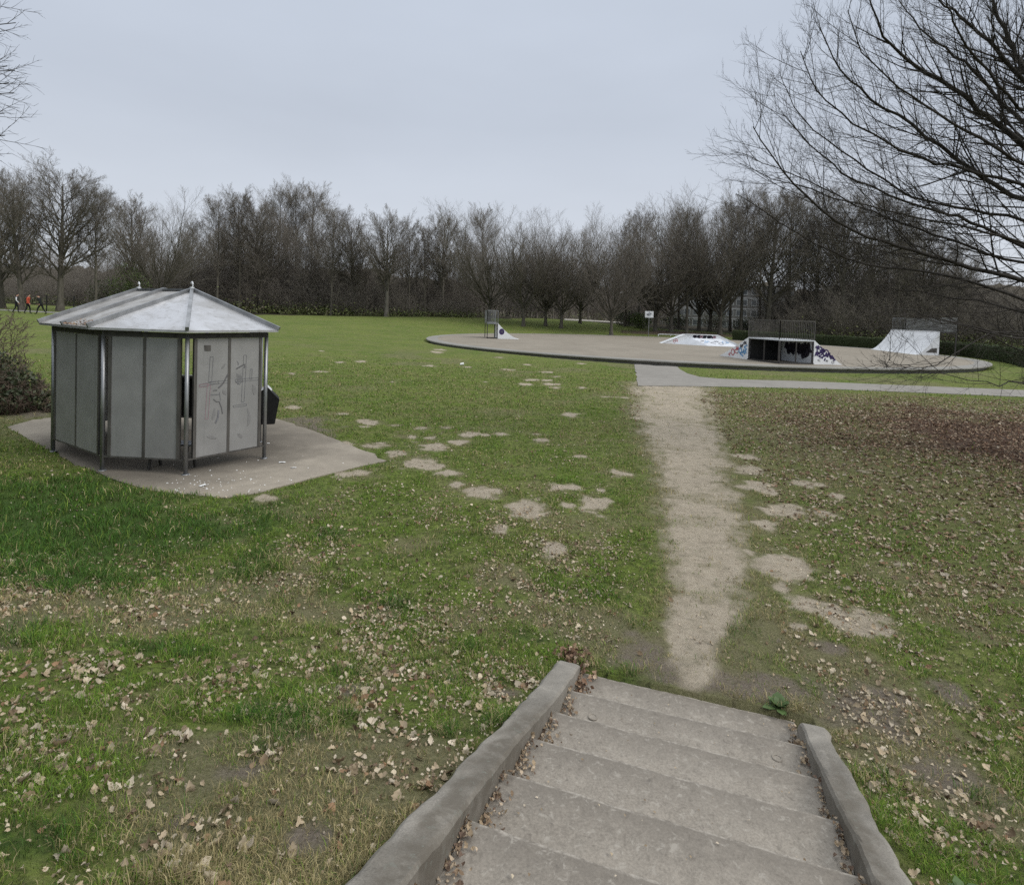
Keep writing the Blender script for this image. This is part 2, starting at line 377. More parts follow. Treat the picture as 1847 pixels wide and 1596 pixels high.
PAVED = [(1143, 653), (1216, 657), (1226, 666), (1240, 674), (1262, 680), (1300, 683.5), (1340, 685), (1420, 687), (1500, 690), (1847, 704), (2150, 722), (2150, 739), (1847, 716), (1500, 702), (1320, 698), (1250, 697), (1151, 696)]
PAVED_W = [tuple(at(x, y)[:2]) for x, y in PAVED]
SLABPX = [(698, 828), (600, 788), (540, 766), (475, 747), (330, 741), (150, 744), (60, 755), (12, 768), (70, 800), (140, 836), (215, 866), (300, 886), (400, 894), (470, 884), (560, 862), (640, 842)]
SLAB_W = [tuple(at(x, y, .02)[:2]) for x, y in SLABPX]
def stair_lat(x, y): return x * LX[0] + y * LX[1], S0 - (x * AX[0] + y * AX[1])
def cover(x, y):
    x = np.asarray(x, float); y = np.asarray(y, float)
    d, t = segdist(x, y, _tp); hw = np.interp(t, np.arange(len(_tw)), _tw)
    n1 = fbm(x, y, .5, 3); n2 = fbm(x, y, .12, 9)
    q = d / hw + (n1 - .5) * .5 + (n2 - .5) * .7 + (fbm(x, y, .05 + .01 * np.hypot(x, y), 13) - .5) * .5
    trail = (1 - sstep(.55, 1.30, q)) * (1 - .30 * sstep(.54, .74, fbm(x * .55, y, .30, 17)))
    sand = np.maximum(patch_mask(x, y, P_SAND, 50), trail)
    soil = patch_mask(x, y, P_SOIL, 300, .6, .9)
    ring_ = patch_mask(x, y, P_RING, 700, .9, .9)
    dry = (1 - sstep(.9, 1.75, d / hw + (n1 - .5) * .7)) * .8
    dry = np.maximum(dry, ring_ * .75)
    dry = np.maximum(dry, sstep(.50, .68, fbm(x, y, .8, 21)) * .85 * (1 - sstep(5, 10, np.hypot(x, y))))
    dry = np.maximum(dry, sstep(.58, .74, fbm(x, y, 3.0, 27)) * .5 * sstep(8, 14, np.hypot(x, y)) * (1 - sstep(30, 40, y)))
    # under the big tree on the right: red brown leaf litter, thin grass around it
    e = np.hypot((x - 13.4) / 6.6, (y - 12.0) / 6.8) + (fbm(x, y, 1.8, 31) - .5) * .8 + (fbm(x, y, .3, 33) - .5) * .5
    litter = 1 - sstep(.45, 1.18, e)
    thin = (1 - sstep(.9, 1.9, e))
    thin = np.maximum(thin, sstep(4.6, 6.2, x) * (1 - sstep(17.5, 19.5, y - .12 * x)) * sstep(12, 14, y) * .8)
    lush = 1 - sstep(.35, 1.45, np.hypot((x + 5.4) / 3.6, (y - 6.2) / 2.1) + (n1 - .5) * .7 + (fbm(x, y, 1.2, 19) - .5) * .9)
    lush = np.maximum(lush, sstep(.60, .78, fbm(x, y, .5, 41)) * .7 * (1 - sstep(4, 7, np.hypot(x, y))))
    # dark leaf mould below the wood's edge and beyond it
    wd = np.zeros(np.shape(x))
    for (ax, ay), (bx, by) in zip(WOODEDGE[:-1], WOODEDGE[1:]):
        m = (x >= ax) & (x < bx); ye = ay + (by - ay) * (x - ax) / (bx - ax)
        wd = np.where(m, sstep(-1.0, 1.5, y - ye + (fbm(x, y, 4, 61) - .5) * 3), wd)
    wd = wd * (1 - sstep(150, 170, y))
    ps = np.hypot(x - 20, y - 86) ; mulch = (1 - sstep(.7, 1.1, np.hypot((x - 24) / 9.5, (y - 80.5) / 4.0) + (n1 - .5) * .4))
    return dict(sand=sand, soil=soil, dry=dry, litter=litter, thin=thin, lush=lush, wood=np.maximum(wd, mulch * .7), mulch=mulch)
WOODEDGE = [(-140, 95), (-60, 84), (-42, 62), (-36, 74), (-30, 86), (-24, 86.5), (-14, 87), (-6, 88.5), (-1, 90), (4, 104), (12, 108), (14, 100), (20, 90), (30, 86), (45, 84), (90, 84)]

# ------------------------------------------------------------------ the ground sheet (finer near the steps, out to the horizon)
def make_ground():
    az = np.radians(np.concatenate([np.arange(-180, -62, 4.0), np.arange(-62, -44, .5), np.arange(-44, 46, .13), np.arange(46, 62, .5), np.arange(62, 180, 4.0)]))
    r = [.25]
    while r[-1] < 60: r.append(r[-1] * 1.0075 + .0)
    while r[-1] < 2500: r.append(r[-1] * 1.04)
    r = np.array(r); na, nr = len(az), len(r)
    A, Rr = np.meshgrid(az, r); x = (np.sin(A) * Rr).ravel(); y = (np.cos(A) * Rr).ravel()
    z = ground_z(x, y); cv = cover(x, y); rr = np.hypot(x, y)
    near = 1 - sstep(20, 32, rr)
    z = z + near * ((fbm(x, y, .9, 5) - .5) * .05 + (fbm(x, y, .22, 8) - .5) * .028)
    z = z - near * .02 * cv['sand'] + near * .02 * cv['sand'] * fbm(x, y, .35, 90) * 2
    lat, s = stair_lat(x, y)
    under = (lat > -.87) & (lat < .74) & (s > .0); z = np.where(under, z - .16, z)
    z = np.where(inpoly(x, y, SLAB_W) & (rr < 30), np.minimum(z, -.02), z)
    pv = inpoly(x, y, PAVED_W); z = np.where(pv, ground_z(x, y) - .03, z)
    z = np.where(np.hypot(x - PADC[0], y - PADC[1]) < PADR - .5, np.minimum(z, .1), z)
    V = np.c_[x, y, z]
    i, j = np.meshgrid(np.arange(nr - 1), np.arange(na), indexing='ij'); j2 = (j + 1) % na
    F = np.stack([i * na + j, (i + 1) * na + j, (i + 1) * na + j2, i * na + j2], -1).reshape(-1, 4)[:, ::-1]
    V = np.r_[V, [[0, 0, float(ground_z(0, 0)) - .16]]]
    jj = np.arange(na); F3 = np.c_[jj, (jj + 1) % na, np.full(na, len(V) - 1)]
    cols = {k: np.r_[v, 0] for k, v in cv.items()}
    m, t, b = mat('lawn_ground', .95, 0, .1); v = coords(t)
    a = {k: attr(t, k).outputs['Fac'] for k in cols}
    n1 = nodes_noise(t, .22, 4, .6, v); n2 = nodes_noise(t, 1.6, 5, .65, v); n3 = nodes_noise(t, 14, 5, .75, v); n4 = nodes_noise(t, 60, 4, .8, v)
    g = mixc(t, maprange(t, n1, .35, .65), (.112, .172, .027), (.172, .216, .044))
    g = mixc(t, maprange(t, n2, .42, .68, 0, .7), g, (.225, .208, .095))
    g = mixc(t, maprange(t, n3, .34, .58, .95, 0), g, (.042, .050, .018))
    g = mixc(t, maprange(t, n4, .52, .72, 0, .55), g, (.235, .235, .115))
    g = mixc(t, math_(t, 'MULTIPLY', a['lush'], .8), g, (.040, .085, .018))
    g = mixc(t, maprange(t, n3, .55, .75, 0, .8), g, mixc(t, a['thin'], g, (.17, .135, .085)))
    g = mixc(t, math_(t, 'MULTIPLY', a['thin'], .55), g, (.130, .118, .062))
    dryc = rampn(t, n4, [(.3, (.095, .088, .045)), (.6, (.20, .18, .105)), (.8, (.28, .25, .16))])
    g = mixc(t, a['dry'], g, dryc)
    lit = rampn(t, n4, [(.32, (.036, .027, .020)), (.5, (.078, .052, .036)), (.62, (.130, .085, .058)), (.74, (.22, .165, .12))])
    lit = mixc(t, maprange(t, n2, .5, .7, 0, .5), lit, (.085, .066, .055))
    g = mixc(t, a['litter'], g, lit)
    soil = rampn(t, n4, [(.3, (.115, .092, .070)), (.55, (.185, .155, .122)), (.75, (.27, .235, .19))])
    g = mixc(t, math_(t, 'MULTIPLY', a['soil'], maprange(t, n3, .3, .55, .35, 1)), g, soil)
    sand = rampn(t, n3, [(.28, (.25, .21, .155)), (.45, (.385, .33, .25)), (.7, (.47, .41, .32))])
    sand = mixc(t, maprange(t, nodes_noise(t, 7, 6, .75, v), .52, .66, 0, .75), sand, (.165, .145, .095)); sand = mixc(t, maprange(t, n4, .54, .76, 0, .5), sand, (.20, .175, .135))
    sand = mixc(t, maprange(t, n2, .55, .70, 0, .35), sand, (.235, .195, .15))
    g = mixc(t, a['sand'], g, sand)
    wood = rampn(t, n2, [(.35, (.022, .020, .013)), (.6, (.050, .042, .028)), (.75, (.040, .050, .018))])
    g = mixc(t, a['wood'], g, wood)
    g = mixc(t, a['mulch'], g, rampn(t, n2, [(.35, (.055, .040, .030)), (.6, (.125, .09, .068))]))
    t.links.new(g, b.inputs['Base Color'])
    h = math_(t, 'ADD', n4, math_(t, 'MULTIPLY', n3, 1.5)); bump(t, b, h, .8, .03)
    o = fast_mesh('ground', V, [F, F3], m, cols=cols, smooth=True)
    tag(o, 'wide uneven lawn with a worn trail and pale bare patches', 'lawn', kind='structure')
make_ground()

MT['sandpath'] = concrete('pale_path', (.46, .43, .37), (.38, .35, .30), .6, .3)
def sheet(name, poly, m, lift, top=None, kind='structure', label=None, cat=None, nsub=5, thick=.05):
    """a paved sheet draped on the ground"""
    bm = bmesh.new(); vs = [bm.verts.new((x, y, 0)) for x, y in poly]; bm.faces.new(vs)
    bmesh.ops.triangulate(bm, faces=bm.faces)
    for _ in range(nsub):
        es = [e for e in bm.edges if e.calc_length() > .5]
        if not es: break
        bmesh.ops.subdivide_edges(bm, edges=es, cuts=1); bmesh.ops.triangulate(bm, faces=bm.faces)
    co = np.array([v.co[:] for v in bm.verts]); z = ground_z(co[:, 0], co[:, 1]) + lift if top is None else np.full(len(co), top)
    for v, q in zip(bm.verts, z): v.co.z = q
    bmesh.ops.recalc_face_normals(bm, faces=bm.faces)
    if sum(f.normal.z for f in bm.faces) < 0: bmesh.ops.reverse_faces(bm, faces=bm.faces)
    r = bmesh.ops.extrude_face_region(bm, geom=list(bm.faces))
    for v in [q for q in r['geom'] if isinstance(q, bmesh.types.BMVert)]: v.co.z += 0
    low = [v for v in bm.verts if v not in set(q for q in r['geom'] if isinstance(q, bmesh.types.BMVert))]
    for v in low: v.co.z -= thick
    bmesh.ops.recalc_face_normals(bm, faces=bm.faces)
    me = bpy.data.meshes.new(name); bm.to_mesh(me); bm.free()
    o = bpy.data.objects.new(name, me); COL.objects.link(o); me.materials.append(m)
    return tag(o, label, cat, kind=kind)
def densify(poly, step, jit, seed):
    r = np.random.default_rng(seed); q = []
    for (ax, ay), (bx, by) in zip(poly, poly[1:] + poly[:1]):
        n = max(1, int(math.hypot(bx - ax, by - ay) / step))
        for i in range(n): q.append((ax + (bx - ax) * i / n + r.normal(0, jit), ay + (by - ay) * i / n + r.normal(0, jit)))
    return q
sheet('path', densify(PAVED_W, .8, .02, 1), MT['path'], .012, label='grey paved path leading from the skate circle to the right', cat='path')
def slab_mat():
    m = MT['slab'].copy(); m.name = 'slab_stain_shade'; t = m.node_tree; b = t.nodes['Principled BSDF']; src = b.inputs['Base Color'].links[0].from_socket; v = coords(t)
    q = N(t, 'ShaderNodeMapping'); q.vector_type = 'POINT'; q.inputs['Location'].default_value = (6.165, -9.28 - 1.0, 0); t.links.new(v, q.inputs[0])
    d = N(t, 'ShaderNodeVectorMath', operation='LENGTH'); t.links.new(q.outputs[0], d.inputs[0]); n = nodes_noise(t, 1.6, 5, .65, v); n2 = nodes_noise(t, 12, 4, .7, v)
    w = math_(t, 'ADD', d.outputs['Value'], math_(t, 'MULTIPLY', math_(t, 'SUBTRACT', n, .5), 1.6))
    c = mixc(t, maprange(t, w, 1.9, 3.1, .75, 0), src, (.092, .080, .064)); c = mixc(t, maprange(t, n2, .60, .75, 0, .45), c, (.10, .088, .075))  # shade under and around the shelter painted in, then random dark stains
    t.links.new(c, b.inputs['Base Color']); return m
sheet('shelter_slab', densify(SLAB_W, .25, .03, 2), slab_mat(), 0, top=.0, label='worn concrete slab with dark stains and painted shade under the metal shelter', cat='slab')
far_path = [(-75, 62.0), (-52, 56.5), (-40, 54.2), (-31, 54.5), (-31, 56.0), (-40, 55.9), (-52, 58.3), (-75, 64.0)]
sheet('path', densify(far_path, 3, .05, 3), MT['kerb'], .03, label='pale path behind the lawn where the walkers go', cat='path')
pr = [at(1018, 575.0), at(1060, 577.0), at(1100, 579), at(1125, 581.0), at(1125, 584.5), at(1100, 582.5), at(1060, 580.4), at(1018, 578.4)]
sheet('path', [tuple(q[:2]) for q in pr], MT['sandpath'], .12, thick=.3, label='pale strip of path seen between the trunks beyond the circle', cat='path')

# ------------------------------------------------------------------ the round skate pad with its kerb
def make_pad():
    n = 160; th = np.linspace(0, 2 * np.pi, n, endpoint=False)
    mb = MB(); c, s = np.cos(th), np.sin(th)
    rin = PADR - .95
    ring = lambda r, z: np.c_[PADC[0] + r * c, PADC[1] + r * s, np.full(n, z)]
    V = [ring(r, PADZ) for r in np.linspace(rin, 1.0, 12)]
    F = []
    for k in range(11): F += [(k * n + i, k * n + (i + 1) % n, (k + 1) * n + (i + 1) % n, (k + 1) * n + i) for i in range(n)]
    F.append(tuple(11 * n + i for i in range(n)))
    mb.add(np.concatenate(V), F)
    tag(mb.build('skate_floor', MT['pad']), 'round tan asphalt floor of the skate circle', 'pavement', kind='structure')
    mb = MB(); V = [ring(rin, PADZ + .004), ring(PADR - .02, PADZ + .004), ring(PADR, PADZ - .015), ring(PADR, PADZ - .075), ring(PADR - .30, PADZ - .08), ring(PADR - .32, -.2)]
    F = []
    for k in range(5): F += [(k * n + i, k * n + (i + 1) % n, (k + 1) * n + (i + 1) % n, (k + 1) * n + i) for i in range(n)]
    mb.add(np.concatenate(V), F)
    tag(mb.build('kerb', MT['kerb']), 'pale concrete kerb ring around the skate circle', 'kerb', kind='structure')
make_pad()

# ------------------------------------------------------------------ the concrete steps in front
def sp(lat, s, z):     # stair coordinates -> world
    p = LX * lat + AX * (S0 - s); return np.array([p[0], p[1], z])
def rough_box(lat0, lat1, s0, s1, ztop, zbot, seed, nl=40, nsx=10, amp=.006, chip=.009, slope=0.0, ragged=(0, 0)):
    """a cast block with worn, slightly wavy top and chipped front edge"""
    la = np.linspace(lat0, lat1, nl); ss = np.linspace(s0, s1, nsx)
    L, S = np.meshgrid(la, ss); L = L.copy(); S = S.copy()
    Z = ztop + slope * (S - s0) + (fbm(L + seed * 3.1, S, .35, seed) - .5) * amp * 2 + (fbm(L + seed * 3.1, S, .06, seed + 5) - .5) * amp
    f = np.clip(1 - (S - s0) / .03, 0, 1); Z -= f * (.004 + chip * .5 * np.maximum(0, fbm(L + seed * 7.7, S * 0, .09, seed + 9) - .52))
    S -= 0; S[0] += chip * np.maximum(0, fbm(L[0] + seed * 5.3, L[0] * 0, .10, seed + 11) - .5) * 1.5
    for side, am in ((0, ragged[0]), (-1, ragged[1])):
        if am: L[:, side] += (fbm(S[:, side] + seed, S[:, side] * 0, .25, seed + 13) - .5) * am * 2
    P = np.stack([LX[0] * L + AX[0] * (S0 - S), LX[1] * L + AX[1] * (S0 - S), Z], -1)
    B = P.copy(); B[..., 2] = zbot + slope * (S - s0)
    n = nl * nsx; V = np.r_[P.reshape(-1, 3), B.reshape(-1, 3)]
    F = [(i * nl + j, i * nl + j + 1, (i + 1) * nl + j + 1, (i + 1) * nl + j) for i in range(nsx - 1) for j in range(nl - 1)]
    edge = [j for j in range(nl)] + [i * nl + nl - 1 for i in range(1, nsx)] + [(nsx - 1) * nl + j for j in range(nl - 2, -1, -1)] + [i * nl for i in range(nsx - 2, 0, -1)]
    F += [(edge[k], edge[(k + 1) % len(edge)], n + edge[(k + 1) % len(edge)], n + edge[k]) for k in range(len(edge))]
    return V, F
stairs = thing('concrete_stairs', 'worn grey concrete steps between two low sloping side walls', 'stairs', tuple(sp(-.06, 0, .0)))
for k in range(12):
    mb = MB(); V, F = rough_box(-.775, .645, TREAD * k, TREAD * (k + 1) + .03, .02 + RISE * k, -.22 + RISE * k, 20 + k, nl=120, nsx=26, ragged=(.012, .012))
    mb.add(V, F); st_ = mb.build('step', MT['step'], stairs)
    co = np.empty(len(st_.data.vertices) * 3, np.float32); st_.data.vertices.foreach_get('co', co); co = co.reshape(-1, 3) + np.array(stairs.location)[None] * 0
    e_ = S0 - co[:, 0] * AX[0] - co[:, 1] * AX[1] - TREAD * k; at_ = st_.data.attributes.new('edge', 'FLOAT', 'POINT'); at_.data.foreach_set('value', e_.astype(np.float32))
for lat, s, nm in ((-.55, .62, 0), (.47, .58, 1)):
    p = sp(lat, s, .02 + RISE + .002); mb = MB(); q = [p + np.array([math.cos(a) * .024, math.sin(a) * .024, 0]) for a in np.linspace(0, 2 * np.pi, 16, endpoint=False)]
    mb.prism(q, (0, 0, .004)); mb.tube([p + np.array([math.cos(a) * .024, math.sin(a) * .024, .004]) for a in np.linspace(0, 2 * np.pi, 17)], .004, 5, False)
    mb.build('anchor_disc', MT['stair'], stairs)
def side_wall(l0, l1, s_start, s_end, up, seed, narrow):
    nl, nsx = 14, 120; la = np.linspace(0, 1, nl); ss = np.linspace(s_start, s_end, nsx); U, S = np.meshgrid(la, ss)
    wob = (fbm(S, S * 0 + seed, .5, seed) - .5) * .035 + (fbm(S, S * 0 + seed, .12, seed + 1) - .5) * .03
    inner = l0 if abs(l0) < abs(l1) else l1; outer = l1 if inner == l0 else l0; sg = np.sign(outer - inner)
    L = inner + (-.035 * sstep(.6, 1.9, S) if inner < 0 else 0) + U * (outer - inner) + sg * U ** 3 * wob * 1.2 + (1 - U) ** 4 * (fbm(S, S * 0 + 2.2, .16, seed + 8) - .5) * .02
    L = L + sg * U * narrow * sstep(.9, 1.6, S) * .0
    Z = .02 + .305 * S + up + (fbm(L + seed, S, .3, seed + 2) - .5) * .022 + (fbm(L + seed, S, .05, seed + 3) - .5) * .006
    Z -= .014 * np.clip(1 - U / .08, 0, 1) ** 2 + .03 * np.clip((U - .8) / .2, 0, 1) ** 2
    Z -= np.where(U < .12, .03 * np.maximum(0, fbm(S, S * 0 + 3.3, .10, seed + 6) - .55), 0)
    Z = np.minimum(Z, Z.max()) - .05 * np.clip(1 - (S - s_start) / .10, 0, 1) ** 2
    P = np.stack([LX[0] * L + AX[0] * (S0 - S), LX[1] * L + AX[1] * (S0 - S), Z], -1); B = P.copy(); B[..., 2] -= .42
    n = nl * nsx; V = np.r_[P.reshape(-1, 3), B.reshape(-1, 3)]
    F = [(i * nl + j, i * nl + j + 1, (i + 1) * nl + j + 1, (i + 1) * nl + j) for i in range(nsx - 1) for j in range(nl - 1)]
    edge = [j for j in range(nl)] + [i * nl + nl - 1 for i in range(1, nsx)] + [(nsx - 1) * nl + j for j in range(nl - 2, -1, -1)] + [i * nl for i in range(nsx - 2, 0, -1)]
    F += [(edge[k], edge[(k + 1) % len(edge)], n + edge[(k + 1) % len(edge)], n + edge[k]) for k in range(len(edge))]
    dk = sstep(.45, 1.3, S + (fbm(S, U, .25, seed + 21) - .5) * .9) * (1 - sstep(.35, .95, U + (fbm(S, U * .3, .13, seed + 23) - .5) * .9))
    mb = MB(); mb.add(V, F); o = mb.build('side_wall', MT['cheek'], stairs); at_ = o.data.attributes.new('lichen', 'FLOAT', 'POINT'); at_.data.foreach_set('value', np.r_[dk.ravel(), np.tile(.75, n)].astype(np.float32)); return o
w1 = side_wall(-.745, -.905, -.04, 4.95, .062, 3, 0)
w2 = side_wall(.637, .785, .12, 4.95, .058, 9, 0)
w2['label'] = 'side wall with sand spilt over its crumbling outer edge'

# ------------------------------------------------------------------ the metal shelter
SQ = (-5.3927, 9.7855, 1.29814, math.radians(-33.28), 1.84827)
s_ax = np.array([math.cos(SQ[3]), math.sin(SQ[3])]); s_n = np.array([-s_ax[1], s_ax[0]]); s_c1 = np.array(SQ[:2]); s_c0 = s_c1 - SQ[4] * s_ax
def shelter_pts(R):
    P = [s_c1 + R * (math.cos(math.radians(a)) * s_ax + math.sin(math.radians(a)) * s_n) for a in (-90, -30, 30, 90)]
    return P + [s_c0 - R * (math.cos(math.radians(a)) * s_ax + math.sin(math.radians(a)) * s_n) for a in (-90, -30, 30, 90)]
SV = shelter_pts(SQ[2])      # corners B C D E F G H A
BASEZ = .0
mid = (s_c0 + s_c1) / 2
shel = thing('park_shelter', 'grey metal shelter with faceted silver roof standing on the concrete slab', 'shelter', (mid[0], mid[1], 0))
def z3(p, z): return np.array([p[0], p[1], z])
m_, t_, b_ = mat('roof_sheet', .30, .85, .5); v_ = coords(t_)
n_a = nodes_noise(t_, 1.3, 5, .6, v_, .8); n_b = nodes_noise(t_, 9, 5, .7, v_)
c_ = rampn(t_, n_a, [(.33, (.40, .395, .39)), (.5, (.53, .53, .54)), (.7, (.60, .605, .62))]); c_ = mixc(t_, maprange(t_, n_b, .52, .72, 0, .55), c_, (.22, .20, .175))
t_.links.new(c_, b_.inputs['Base Color']); t_.links.new(maprange(t_, n_a, .3, .7, .55, .34), b_.inputs['Roughness']); MT['roof'] = m_
m_, t_, b_ = mat('sheet_panel', .55, .25, .35); v_ = coords(t_); n_a = nodes_noise(t_, 2.2, 5, .65, v_, .5); n_b = nodes_noise(t_, 60, 3, .7, v_)
v2 = coords(t_, (7, 7, .5)); n_c = nodes_noise(t_, 2, 4, .6, v2)
c_ = rampn(t_, n_a, [(.3, (.235, .231, .224)), (.7, (.31, .305, .295))]); c_ = mixc(t_, maprange(t_, n_c, .60, .78, 0, .45), c_, (.13, .13, .128)); c_ = mixc(t_, maprange(t_, n_b, .4, .7, 0, .2), c_, (.32, .325, .325))
t_.links.new(c_, b_.inputs['Base Color']); MT['sheetp'] = m_
MT['sheetlight'] = MT['sheetp'].copy()
# roof: eight folded facets meeting at two apexes
RV = shelter_pts(SQ[2] * 1.155); EZ, AZ_ = 2.165, 2.775
ap = [z3(s_c1, AZ_), z3(s_c0, AZ_)]
roof = MB(); top = [z3(p, EZ) for p in RV]; V = top + ap + [q - np.array([0, 0, .035]) for q in top] + [q - np.array([0, 0, .035]) for q in ap]
F = [(0, 1, 8), (1, 2, 8), (2, 3, 8), (3, 4, 9, 8), (4, 5, 9), (5, 6, 9), (6, 7, 9), (7, 0, 8, 9)]
F2 = [tuple(i + 10 for i in f[::-1]) for f in F] + [(i, (i + 7) % 8 if False else (i + 1) % 8, (i + 1) % 8 + 10, i + 10) for i in range(8)]
roof.add(V, F + F2); ro = roof.build('roof', MT['roof'], shel)
m_, t_, b_ = mat('roof_sheet_mossy', .6, .35, .4); v_ = coords(t_); n_a = nodes_noise(t_, 2.5, 6, .7, v_, .6); t_.links.new(rampn(t_, n_a, [(.32, (.20, .185, .165)), (.5, (.33, .318, .30)), (.68, (.46, .455, .445))]), b_.inputs['Base Color'])
ro.data.materials.append(m_)
for pl in ro.data.polygons:
    if pl.normal.z > .2 and set(pl.vertices) == {7, 0, 8, 9}: pl.material_index = 1
def seam(a, b):
    mb = MB(); d = (b - a) / np.linalg.norm(b - a); a2 = a - d * .02; mb.bar(a2 + np.array([0, 0, .030]), b + np.array([0, 0, .022]), .05, .062); return mb.build('roof_seam', MT['galv'], ro)
for i in range(8): seam(top[i], ap[0] if i < 4 else ap[1])
seam((top[7] + top[0]) / 2, (ap[0] + ap[1]) / 2); seam((top[3] + top[4]) / 2, (ap[0] + ap[1]) / 2)
mb = MB(); mb.bar(ap[0] + np.array([0, 0, .016]), ap[1] + np.array([0, 0, .016]), .08, .03); mb.build('ridge_cap', MT['galv'], ro)
for a in ap:
    mb = MB(); mb.tube([a + np.array([0, 0, .0]), a + np.array([0, 0, .06])], .035, 10)
    mb.tube([a + np.array([.034 * math.sin(q) * .75, -.034 * math.sin(q) * .65, .10 - .045 * math.cos(q)]) for q in np.linspace(-.4, 4.2, 14)], np.linspace(.010, .014, 14), 6)
    mb.build('roof_hook', MT['white'], ro)
for k, p in enumerate(SV):
    mb = MB(); mb.tube([z3(p, -.05), z3(p, EZ - .05)], .031, 14); mb.tube([z3(p, -.0), z3(p, .012)], .055, 12); mb.build('post', MT['galv'], shel, smooth=True)
mb = MB()
for i in range(8): mb.bar(z3(SV[i], EZ - .085), z3(SV[(i + 1) % 8], EZ - .085), .035, .07)
mb.build('eaves_beam', MT['darksteel'], shel)
def wall(i, half=False):
    a, b = SV[i], SV[(i + 1) % 8]; d = b - a; L = np.linalg.norm(d); d /= L; nn = np.array([d[1], -d[0]])     # outward
    if (nn @ (a - mid)) < 0: nn = -nn
    g = .115; z0, z1 = .235, 2.03 if not half else 1.05
    w = MB(); P = lambda u, z, o=0: np.array([*(a + d * u + nn * o), z])
    w.bar(P(0.02, .222), P(L - .02, .222), .035, .022)                       # bottom rail from post to post
    if not half: w.bar(P(0.02, 2.045), P(L - .02, 2.045), .03, .025)
    for u in (g, L / 2, L - g): w.bar(P(u, z0), P(u, z1), .045, .05 if u != L / 2 else .035, up=(nn[0], nn[1], 0))
    if half: w.bar(P(g, z1), P(L - g, z1), .05, .035)
    fr = w.build('wall_panel', MT['frame'], shel)
    for u0, u1 in ((g + .02, L / 2 - .018), (L / 2 + .018, L - g - .02)):
        s = MB(); s.prism([P(u0, z0, .006), P(u1, z0, .006), P(u1, z1, .006), P(u0, z1, .006)], (nn[0] * .006, nn[1] * .006, 0))
        s.build('sheet', MT['black'] if half else MT['sheetp'], fr)
    return fr, P, L
walls = {i: wall(i) for i in (0, 1, 7, 5, 6)}
half = wall(4, True)
mb = MB(); mb.bar(half[1](.1, 1.085), half[1](half[2] - .1, 1.085), .03, .022); mb.build('top_trim', MT['white'], half[0])
# marker drawings on the panel that faces the steps
fr, P, L = walls[1]
mk = {'inkgrey': MB(), 'inkpink': MB(), 'inkfaint': MB()}
nn3 = np.array([*(lambda d: np.array([d[1], -d[0]]))((SV[2] - SV[1]) / L), 0])
def spl_(Q, n):
    Q = np.array(Q); t = np.linspace(0, len(Q) - 1, n); return np.stack([np.interp(t, np.arange(len(Q)), Q[:, k]) for k in range(3)], 1)
def puv(x, y):           # photo pixel on the panel -> point 4 mm in front of its sheets
    u = (x - 339) / (478 - 339); top_, bot = 603 + (x - 358) * -.01, 831 - (x - 341) * .212
    v = (bot - y) / (bot - top_); return P(u * L, .235 + v * (2.03 - .235), .017)
def mark(k, pts, w=.006): mk[k].strip([puv(*p) for p in pts], w, nn3)
def dbl(k, a, b, off, w=.005):
    (x0, y0), (x1, y1) = a, b; dx, dy = x1 - x0, y1 - y0; l = math.hypot(dx, dy); ox, oy = -dy / l * off, dx / l * off
    mark(k, [(x0 + ox, y0 + oy), (x1 + ox, y1 + oy)], w); mark(k, [(x0 - ox, y0 - oy), (x1 - ox, y1 - oy)], w)
    mark(k, [(x0 + ox, y0 + oy), (x0 - ox, y0 - oy)], w); mark(k, [(x1 + ox, y1 + oy), (x1 - ox, y1 - oy)], w)
dbl('inkgrey', (378, 637), (376, 684), 2.6); dbl('inkpink', (374, 690), (371, 755), 2.6); dbl('inkgrey', (359, 691), (390, 685), 2.2); dbl('inkpink', (358, 692), (373, 690), 2.4)
dbl('inkgrey', (376, 686), (408, 684), 2.2); dbl('inkgrey', (437, 634), (434, 722), 2.6); dbl('inkgrey', (420, 682), (464, 678), 2.2); dbl('inkgrey', (449, 660), (448, 679), 1.8); dbl('inkgrey', (417, 731), (441, 727), 1.8)
mark('inkfaint', [(390, 696), (396, 690), (400, 684), (405, 672), (409, 667)], .02); mark('inkfaint', [(421, 660), (429, 655), (437, 651), (436, 658)], .018)
mark('inkfaint', [(382, 717), (387, 722), (392, 722), (396, 733), (398, 745)], .014); mark('inkgrey', [(391, 738), (390, 752), (386, 763)], .026); mark('inkgrey', [(422, 645), (425, 650), (424, 653)], .008)
for j in range(5): mark('inkgrey', [(422 + j * 2, 668 + j), (424 + j * 2, 690 - j * 2)], .004)
mark('inkfaint', [(381, 701), (388, 700)], .014); mark('inkgrey', [(377, 709), (392, 708)], .01); mark('inkgrey', [(392, 704), (394, 720)], .006); mark('inkgrey', [(420, 684), (428, 689), (431, 684)], .012)
for k, q in mk.items():
    q.build('marker_drawing', MT[k], fr)
MT['smear'] = simple('rubbed_paint', (.175, .172, .168), (.225, .221, .215), 40, .6)
mb = MB()
for pts, w_ in (([(452, 690), (456, 700), (455, 708)], .07), ([(443, 735), (447, 748), (446, 762), (443, 768)], .05), ([(384, 735), (383, 748), (381, 756)], .05), ([(372, 788), (388, 792)], .04), ([(426, 782), (434, 790)], .05), ([(398, 700), (404, 708)], .06), ([(395, 660), (402, 650)], .03)):
    q_ = [puv(*p) for p in pts]; mb.strip([x - nn3 * .002 for x in spl_(q_, 9)], w_ * np.sin(np.linspace(.25, 2.9, 9)), nn3)
mb.build('rubbed_marks', MT['smear'], fr)
